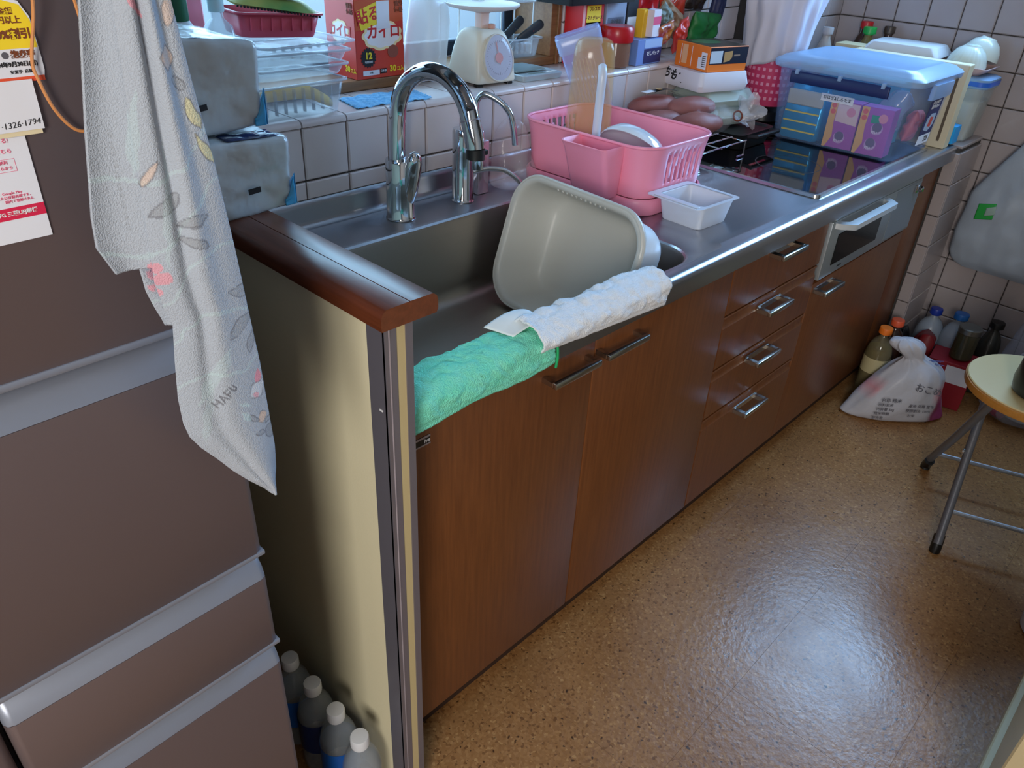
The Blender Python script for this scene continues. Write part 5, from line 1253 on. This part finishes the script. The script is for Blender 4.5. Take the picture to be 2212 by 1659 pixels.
# inside
t = thing('blue_pouch', 'bright blue foil pouch with yellow stripes inside the storage bin', 'pouch', M=Matrix.Translation((1.705, .300, .814)))
q_ = []
for z, a, b in ((0, .034, .055), (.008, .037, .060), (.06, .036, .060), (.10, .028, .058), (.125, .014, .056), (.150, .006, .055)): q_.append([p + nv(p * 20, 1, .002) for p in rrect(-a, a, -b, b, .012, z, 5)])
obj('pouch', G().loft(q_), mat('foil_blue', (0, 150, 206), .25, .35, bump=(20, .4)), t, angle=60)
obj('beige_top', G().box((-.0395, -.055, .094), (-.030, .052, .135), .003), mat('pouch_beige', (186, 182, 168), .5), t)
for k in range(3): obj('yellow_stripe', G().box((-.0405, -.052, .022 + .026 * k), (-.0360, .050, .0258 + .026 * k)), YELLOW, t, smooth=False)
PUR = mat('carton_purple', (176, 74, 170), .45)
for k, (y0, y1, lb) in enumerate(((.140, .222, 'left of two purple drink cartons inside the storage bin'), (.050, .134, 'right of two purple drink cartons inside the storage bin'))):
    t = thing('purple_carton', lb, 'carton', M=Matrix.Translation((1.668, y1, .8135)) @ Matrix.Rotation(math.radians(4), 4, 'Z'))
    w_, h_ = y1 - y0, .125
    obj('carton', G().box((.002, -w_, 0), (.055, 0, h_), .001), PUR, t)
    F = WM[t.name] @ frame((.0017, 0, 0), (0, -1, 0), (0, 0, 1))
    poly('gold_curve', F, [(0, 0), (.008, 0), (.022, .030), (.018, .07), (.02, .124), (0, .124)], mat('carton_gold', (236, 176, 84), .45), t, .0003)
    if not k: poly('cream_panel', F, [(.020, .072), (w_ - .002, .066), (w_ - .002, .122), (.020, .122)], mat('carton_cream', (236, 200, 196), .45), t, .0003)
    else: panel('green_tag', F, .030, .052, .085, .106, mat('tag_green', (30, 150, 110), .45), t, .0004)
    for j in range(2): poly('orange_badge', loc(F, 0, 0, .0004), circ(.010, .112 - .016 * j, .007), mat('badge_red', (236, 90, 60), .45), t, .0003)
    poly('pale_disc', loc(F, 0, 0, .0004), circ(w_ * .72, .10, .012), mat('disc_pink', (232, 142, 160), .45), t, .0003)
    for j in range(1 + k): 
        cy = .030 + j * .042; cxx = w_ * (.60 if j else .52)
        poly('berry_ring', loc(F, 0, 0, .0004), circ(cxx, cy, .016), mat('ring_pale', (206, 152, 206), .45), t, .0003)
        poly('berry', loc(F, 0, 0, .0007), circ(cxx, cy + .004, .0125), mat('berry_grey', (112, 84, 116), .45), t, .0003)
        text('だいず', loc(F, cxx, cy - .010, .0011), .009, WHITE, t, align='CENTER', bold=.0002)
t = pillow('clear_pouch', 'crinkled clear pouch lying in the right part of the storage bin', (1.80, .105, .90), (.075, .035, .075), (.4, .2, .3), mat('pouch_clear', (196, 204, 236), .12, alpha=.4, spec=1.0, bump=(18, .6)), cat='pouch', seed=21)
t = pillow('coral_packet', 'small coral packet seen through the clear bin wall', (1.86, .055, .875), (.04, .016, .045), (.2, .1, .1), mat('packet_coral', (220, 110, 116), .4), cat='packet', seed=23)
t, F, w_, h_ = carton('teal_carton', 'teal and white carton at the back of the storage bin', 1.82, 1.90, .10, .34, .8135, .985, mat('carton_teal', (70, 160, 190), .5))
# cream board beside the bin
t = thing('cream_board', 'cream wooden board standing on edge right of the storage bin', 'board', (2.015, .16, .8005))
obj('board', G().box((-.022, -.168, 0), (.0225, .17, .232), .002), mat('board_cream', (214, 200, 166), .6), t)
obj('dark_slot', G().box((-.0226, -.15, .02), (-.0216, -.142, .21)), mat('slot_brown', (96, 80, 62), .7), t, smooth=False)
t, F, w_, h_ = carton('sky_blue_box', 'small open sky blue box by the pier edge', 2.048, 2.096, -.012, .050, .8062, .858, mat('sky_blue', (34, 160, 226), .45))
# rice container, plate and bowls on the pier
t = thing('rice_container', 'clear rice container with blue clip lid on the tiled pier', 'container', (2.185, .060, .8005))
obj('box', G().loft([rrect(-.050, .050, -.075, .07, .02, 0), rrect(-.055, .055, -.080, .075, .022, .006), rrect(-.066, .066, -.092, .085, .026, .150), rrect(-.068, .068, -.094, .087, .026, .160)], True, False), mat('rice_clear', (206, 218, 222), .15, alpha=.36, spec=.8), t, angle=40, solid=.002)
obj('rice', G().loft([rrect(-.048, .048, -.073, .068, .02, .003), rrect(-.053, .053, -.078, .073, .022, .008), rrect(-.061, .061, -.087, .080, .026, .118)]), mat('rice_white', (206, 204, 186), .8), t, angle=40)
obj('lid', G().loft([rrect(-.070, .070, -.097, .090, .028, .156), rrect(-.073, .073, -.100, .093, .03, .160), rrect(-.073, .073, -.100, .093, .03, .182), rrect(-.066, .066, -.092, .086, .028, .186)]), mat('lid_clear_blue', (150, 190, 232), .25, alpha=.8), t, angle=40)
obj('blue_seal', G().loft([rrect(-.0745, .0745, -.1012, .0942, .03, .163), rrect(-.0745, .0745, -.1012, .0942, .03, .176)], False, False), mat('seal_blue', (40, 104, 210), .35), t, angle=40)
t = thing('pink_plate', 'pale pink square plate on the rice container lid', 'plate', (2.185, .065, .988))
obj('plate', G().loft([rrect(-.045, .045, -.06, .06, .012, 0), rrect(-.06, .06, -.078, .078, .014, .012), rrect(-.066, .066, -.088, .088, .01, .022), rrect(-.064, .064, -.085, .085, .01, .0225), rrect(-.055, .055, -.07, .07, .012, .012), rrect(-.045, .045, -.058, .058, .012, .004)]), mat('plate_pink', (206, 172, 168), .35), t, angle=40)
PORC = mat('celadon', (214, 224, 214), .25, coat=.4)
def bowl(label, M, ribs, s=1.0):
    t = thing('porcelain_bowl', label, 'bowl', M=M); n = 72; rg = []
    for r, z in ((.022, .060), (.024, .0565), (.026, .055), (.040, .045), (.052, .025), (.058, .004), (.058, 0), (.056, 0), (.050, .024), (.036, .042), (.001, .048)):
        rg.append([V(r * s * (1 + (.022 * math.cos(24 * 2 * PI * i / n) if ribs and .03 < r else 0)) * math.cos(2 * PI * i / n), r * s * (1 + (.022 * math.cos(24 * 2 * PI * i / n) if ribs and .03 < r else 0)) * math.sin(2 * PI * i / n), z * s) for i in range(n)])
    obj('bowl', G().loft(rg), PORC, t, angle=60)
bowl('fluted pale bowl upside down on the pink plate', Matrix.Translation((2.165, .052, 1.0095)) @ Matrix.Rotation(math.radians(4), 4, 'X'), True, .95)
bowl('smooth pale green bowl tipped against the fluted bowl', Matrix.Translation((2.226, .040, 1.029)) @ Matrix.Rotation(math.radians(12), 4, 'X') @ Matrix.Rotation(math.radians(10), 4, 'Y'), False, .95)
# beige box, foam tray and bottles in the back right corner
t, F, w_, h_ = carton('beige_box', 'beige cardboard box behind the storage bin', 2.098, 2.262, .200, .305, .8005, 1.020, mat('box_beige', (206, 190, 160), .7))
t, F, w_, h_ = carton('cream_carton', 'cream open carton at the foot of the corner bottles', 2.068, 2.142, .335, .420, .8005, 1.032, mat('carton_ivory', (206, 190, 150), .7))
t = thing('foam_tray', 'white foam tray lying upside down behind the storage bin', 'tray', M=Matrix.Translation((2.180, .235, 1.0212)) @ Matrix.Rotation(math.radians(4), 4, 'Z'))
obj('tray', G().loft([rrect(-.088, .088, -.115, .115, .02, 0), rrect(-.088, .088, -.115, .115, .02, .003), rrect(-.074, .074, -.098, .098, .02, .026), rrect(-.064, .064, -.088, .088, .02, .028)]), mat('foam_white', (206, 206, 208), .7), t, angle=40)
BRN = mat('soy_brown', (66, 40, 28), .12, alpha=.9); GRN = mat('oil_green', (130, 120, 70), .12, alpha=.7)
pet((2.245, .405, .8005), 'dark sauce bottle with a red cap in the tiled corner', h=.285, r=.036, capm=mat('cap_red', (186, 26, 30), .35), body=BRN, liquid=None, cr=.019, name='sauce_bottle')
pet((2.195, .372, .8005), 'oil bottle with a bright green cap in the tiled corner', h=.275, r=.034, capm=GREENC, body=GRN, liquid=None, cr=.020, name='oil_bottle')
pet((2.250, .330, .8005), 'small brown bottle with a dark cap beside the foam tray', h=.278, r=.024, capm=mat('cap_brown', (64, 48, 36), .4), body=BRN, liquid=None, cr=.017, name='spice_bottle')
pet((2.105, .470, .8005), 'pale frosted bottle with a whitish cap in the tiled corner', h=.268, r=.03, capm=mat('cap_pale', (170, 166, 166), .5), body=mat('bottle_pale', (176, 168, 160), .3, alpha=.9), liquid=None, cr=.017, name='frosted_bottle')

# ================================================================== FLOOR ITEMS by the right wall
OIL = mat('oil_yellow', (112, 96, 44), .06, alpha=.75)
pet((1.882, -.052, 0), 'oil bottle with orange cap standing at the cabinet foot', h=.262, r=.041, capm=ORCAP, body=mat('oil_clear', (150, 140, 110), .08, alpha=.35, spec=.9), liquid=OIL, lab=(mat('label_cream', (190, 178, 136), .5), .088, .131), level=.155, cr=.020, name='cooking_oil_bottle')
pet((1.985, -.052, 0), 'dark bottle with a red-orange cap behind the oil bottle', h=.256, r=.038, capm=mat('cap_redorange', (226, 92, 56), .4), body=BRN, liquid=None, cr=.020, name='sauce_bottle')
pet((2.165, -.112, 0), 'milky detergent bottle with a deep blue cap by the right wall', h=.262, r=.045, capm=mat('cap_deepblue', (22, 50, 150), .4), body=mat('milky_bottle', (150, 160, 172), .3, alpha=.9), liquid=None, cr=.019, name='detergent_bottle')
pet((2.165, -.190, 0), 'milky detergent bottle with a lighter blue cap by the right wall', h=.272, r=.045, capm=mat('cap_midblue', (20, 90, 160), .4), body=MATS['milky_bottle'], liquid=None, cr=.022, name='detergent_bottle')
pet((2.215, -.290, 0), 'bottle with a black cap nearest the clear bag', h=.262, r=.035, capm=BLACK, body=mat('dark_bottle', (52, 52, 48), .2), liquid=None, cr=.022, name='sauce_bottle')
t = thing('glass_jar', 'tall dark glass jar with a silver lid on the red pack', 'jar', (2.075, -.245, .163))
obj('glass', G().lathe([(.030, 0), (.034, .004), (.034, .085), (.031, .094)], n=28), mat('jar_dark', (70, 66, 46), .1, alpha=.85), t)
obj('lid', G().lathe([(.033, .09), (.035, .092), (.035, .108), (.032, .111), (0, .111)], n=28), mat('lid_silver', (120, 118, 112), .3, .7), t)
t, F, w_, h_ = carton('red_pack', 'red carton pack behind the white floor bag', 2.015, 2.125, -.30, -.165, .0005, .160, mat('pack_red', (150, 24, 38), .5), 8)
panel('white_flap', WM[t.name] @ frame((-.0553, -.01, .09), (0, -1, 0), (0, 0, 1)), -.02, .055, .0, .06, PAPER, t, .0006)
pillow('red_bag', 'dark red plastic bag slumped by the detergent bottles', (2.070, -.130, .1405), (.050, .030, .07), (.1, .2, .3), mat('bag_darkred', (120, 20, 26), .45), seed=31)
pillow('black_packet', 'small black packet leaning behind the red-orange cap', (2.075, -.045 - .012, .1), (.03, .018, .1), (0, .1, .1), BLACK, cat='packet', seed=33)
# white printed bag tied at the top
t = thing('white_rice_bag', 'white printed plastic bag with a twisted top on the floor', 'bag', (1.80, -.195, .0005))
u2 = (V(1.901, -.323, 0) - V(1.683, -.082, 0)).normalized(); v2 = V(-u2.y, u2.x, 0)
if v2.x < 0: v2 = -v2
c0 = V(1.80, -.195, 0) + v2 * .055
rg = []
for z, a, b, sh in ((.001, .166, .050, 0), (.006, .170, .056, 0), (.03, .152, .066, 0), (.07, .136, .074, .006), (.11, .122, .070, .014), (.15, .104, .062, .026), (.185, .082, .050, .030), (.205, .056, .036, .020), (.215, .036, .024, .008), (.228, .042, .030, -.004), (.250, .060, .036, -.020), (.268, .054, .028, -.030), (.280, .030, .012, -.034)):
    row = []
    for i in range(44):
        q = 2 * PI * i / 44; ca_, sa_ = math.cos(q), math.sin(q)
        e = (abs(ca_) ** 2.2 + abs(sa_) ** 1.8) ** -.28
        p = c0 + u2 * (a * ca_ * e + sh) + v2 * (b * sa_ * e) + V(0, 0, z)
        row.append(p + (u2 * ca_ + v2 * sa_) * (nz((ca_ * 2, sa_ * 2, z * 16), 1, .014) + nz((ca_ * 5, sa_ * 5, z * 34), 1, .008) - abs(nz((ca_ * 7, sa_ * 7, z * 22), 1, .010)) * (z > .1)) * (1 if z > .01 else .2) + V(0, 0, nz((ca_ * 3, sa_ * 3, z * 20), 1, .006) if z > .15 else 0))
    rg.append(row)
RICEB = attr_mat('rice_bag_print', .34, (34, .9))
rb_ = obj('bag', G().loft(rg), RICEB, t, world=True, angle=60, sub=1)
ca = rb_.data.color_attributes.new('Col', 'FLOAT_COLOR', 'POINT')
wm = WM[t.name]
for i, v in enumerate(rb_.data.vertices):
    p = wm @ v.co; s = (p - c0).dot(u2); z = p.z; c = (.50, .50, .55)
    if abs(z - .118 + .10 * abs(s) - .006) < .0055: c = (.60, .30, .34)
    if s > .098 and z < .075 - (s - .13) * .5: c = (.32, .05, .16)
    ca.data[i].color = (*c, 1)
fM = frame(c0 - v2 * .079 + V(0, 0, .05), u2, V(0, 0, 1) + v2 * .02)
for k, (tx, x, y, s) in enumerate((('名称 精米', -.085, .045, .015), ('原料玄米', -.090, .028, .012), ('内容量 5kg', -.092, .012, .012), ('精米時期', -.095, -.004, .012), ('販売者', -.098, -.020, .012), ('産地 品種 産年', .005, .030, .012), ('使用割合 100%', .000, .012, .012), ('お米', .01, -.006, .012))):
    text(tx, loc(fM, x, y, -.002 + .012 * (y < 0) * 0), s, GREYINK, t, name='print')
text('おこめ', frame(c0 - v2 * .074 + V(0, 0, .147) + u2 * .005, u2 + V(0, 0, -.2), V(0, 0, 1) + v2 * .35), .030, GREYINK, t, name='print')
g = G()
for k in range(9): g.tube([c0 + u2 * .030 + V(0, 0, .205), c0 + u2 * (.055 + .006 * k) - v2 * (.01 + .004 * (k % 3)) + V(0, 0, .206 + .008 * math.sin(k * 2.1))], [.0020, .0006], 5)
stuff(obj('blue_tie_threads', g, mat('tie_blue', (88, 104, 164), .6), t, world=True))
# clear sack with a pail inside, hanging carrier bag on the wall
t = thing('clear_sack', 'large clear plastic sack with pinkish contents under the stool seat', 'sack', (2.14, -.46, .001))
sack('sack', [(2.135, -.455, .002, .085, .10), (2.135, -.455, .03, .105, .125), (2.14, -.46, .10, .110, .135), (2.15, -.46, .18, .105, .12), (2.165, -.46, .28, .085, .10), (2.185, -.46, .40, .06, .075), (2.20, -.46, .52, .038, .05), (2.21, -.46, .60, .02, .03)], mat('sack_clear', (168, 172, 186), .2, alpha=.42, spec=.9, bump=(16, .6)), t, .014, fs=8)
t2 = thing('white_pail', 'round white rimmed pail seen through the clear sack', 'pail', (2.135, -.465, .15))
obj('pail', G().lathe([(.050, -.14), (.055, -.135), (.066, .06), (.069, .063), (.069, .067), (.064, .067), (.052, -.13), (0, -.13)], n=36), mat('pail_grey', (186, 192, 200), .4), t2)
t3 = pillow('pink_bundle', 'dull pink bundle at the left inside the clear sack', (2.075, -.40, .075), (.035, .03, .06), (.1, .1, .8), mat('bundle_pink', (130, 70, 92), .6), cat='bundle', seed=41)
hb_ = thing('carrier_bag', 'white carrier bag with a green logo hanging on the right wall', 'bag', (2.235, -.24, .55))
def hbp(s):
    def f(u, v):
        z = .395 + .46 * v
        y0 = lerp_t([(.395, -.12), (.41, -.078), (.44, -.062), (.52, -.058), (.58, -.064), (.64, -.066), (.70, -.098), (.76, -.132), (.82, -.165), (.86, -.20)], z)
        y1 = lerp_t([(.395, -.36), (.44, -.40), (.6, -.40), (.74, -.34), (.86, -.28)], z)
        y = y0 + (y1 - y0) * u; k = max(0, 1 - (2 * u - 1) ** 4) ** .5 * lerp_t([(.395, .05), (.42, .6), (.5, 1), (.62, .85), (.86, .15)], z)
        return V(2.247 + s * .036 * k + (nz((y * 14, z * 11, s), 1, .012) + nz((y * 34, z * 20, s), 1, .004)) * k * (1 if s < 0 else .15), y, z)
    return f
g = G().grid(hbp(-1), 40, 40); q = G().grid(hbp(1), 40, 40); g.merge(q.bm); bmesh.ops.remove_doubles(g.bm, verts=g.bm.verts, dist=.0008)
obj('bag', g, mat('carrier_white', (164, 174, 186), .4, alpha=.84, bump=(14, .35)), hb_, world=True, angle=75)
LF = frame((2.2015, -.128, .590), (.06, -1, -.05), (-.1, -.05, 1))
def onbag(y, z): return hbp(-1)((y - lerp_t([(.52, -.058), (.58, -.064), (.64, -.066), (.70, -.098)], z)) / (-.335), (z - .395) / .46)
gg = G().grid(lambda u, v: onbag(-.108 - .052 * u, .565 + .050 * v + .012 * u) + V(-.0020, 0, 0), 14, 14); obj('green_logo', gg, mat('logo_green', (28, 150, 58), .5), hb_, world=True, solid=.0006)
gg = G().grid(lambda u, v: onbag(-.134 - .028 * u, .582 + .026 * v + .012 * u) + V(-.0034, 0, 0), 10, 10); obj('logo_window', gg, mat('logo_pale', (140, 160, 150), .5), hb_, world=True, solid=.0006)
obj('wall_hook', G().tube([(2.289, -.245, .90), (2.262, -.245, .895), (2.25, -.245, .868), (2.240, -.245, .872), (2.234, -.245, .885)], .004, 8), CHROME, hb_, world=True)

# ================================================================== FOLDING STOOL
GREYM = mat('grey_painted_tube', (112, 112, 118), .4, .4)
SX, SY, SZ = 1.440, -.535, .450
t = thing('folding_stool', 'round folding stool with grey tube legs at the right edge', 'stool', (SX, SY, 0))
TOPM = mat('stool_top', (204, 176, 124), .3, coat=.2); EDG = wood_mat('stool_edge', (168, 112, 46), (190, 132, 60), 'X', .45, .1)
obj('seat', G().lathe([(.155, -.006), (.157, -.002), (.155, .0), (0, .0)], (0, 0, SZ), 56), TOPM, t)
obj('seat_edge', G().lathe([(.150, -.026), (.1575, -.024), (.159, -.020), (.159, -.006), (.156, -.0045)], (0, 0, SZ), 56, cap0=True, cap1=False), EDG, t)
fa, fb_ = V(1.277, -.492, .012), V(1.626, -.345, .012)      # feet of the visible crossing pair
dv = V(.09, -.247, 0).normalized() * .30
ta = V(1.555, -.420, SZ - .03); tb_2 = V(1.335, -.470, SZ - .03)
for s_, (f0, t0) in enumerate(((fa, ta), (fb_, tb_2))):
    for k in range(2):
        o_ = dv * k
        lg = obj('leg', G().tube([f0 + o_ + V(0, 0, .012), f0.lerp(t0, .5) + o_, t0 + o_], .0105, 14), GREYM, t, world=True)
        obj('rubber_foot', G().tube([f0 + o_ - V(0, 0, .0115), f0 + o_ + V(0, 0, .0), f0.lerp(t0, .07) + o_], .0135, 14), BLACK, lg, world=True)
    m0 = f0.lerp(t0, .20); obj('crossbar', G().tube([m0, m0 + dv], .006, 10), mat('bar_silver', (168, 172, 180), .3, .6), t, world=True)
obj('pivot_bolt', G().lathe([(.008, 0), (.008, .004), (.004, .007), (0, .007)], n=12, M=frame(fa.lerp(ta, .52) + V(-.01, .011, .0), (1, 0, 0), (0, 0, 1))), CHROME, t, world=True)
t = thing('black_pot', 'black rounded object standing on the stool seat', 'pot', (1.397, -.556, SZ + .0006))
obj('body', G().lathe([(.06, 0), (.074, .006), (.078, .03), (.072, .10), (.062, .17), (.05, .185), (0, .188)], n=36), mat('kettle_black', (22, 21, 22), .3), t)

# ================================================================== CREAM CUPBOARD at the lower right
t = thing('cream_cupboard', 'cream cupboard corner at the lower right of the photo', 'cupboard', (.98, -.98, 0))
CRM = mat('cupboard_cream', (206, 190, 150), .5)
obj('plinth', G().box((.500, -1.20, 0), (1.06, -.764, .060), .003), CRM, t, world=True)
obj('body', G().box((.500, -1.20, .066), (1.06, -.776, .62), .003), CRM, t, world=True)
obj('shadow_gap', G().box((.515, -1.18, .060), (1.045, -.785, .066)), DARK, t, world=True, smooth=False)
t = thing('white_bucket', 'pale rounded bucket edge at the right border of the photo', 'bucket', (1.192, -.781, .0005))
obj('bucket', G().lathe([(.055, 0), (.065, .004), (.070, .09), (.072, .093), (.072, .1), (.068, .1), (.06, .01), (0, .008)], n=36), mat('bucket_white', (206, 214, 226), .4), t)
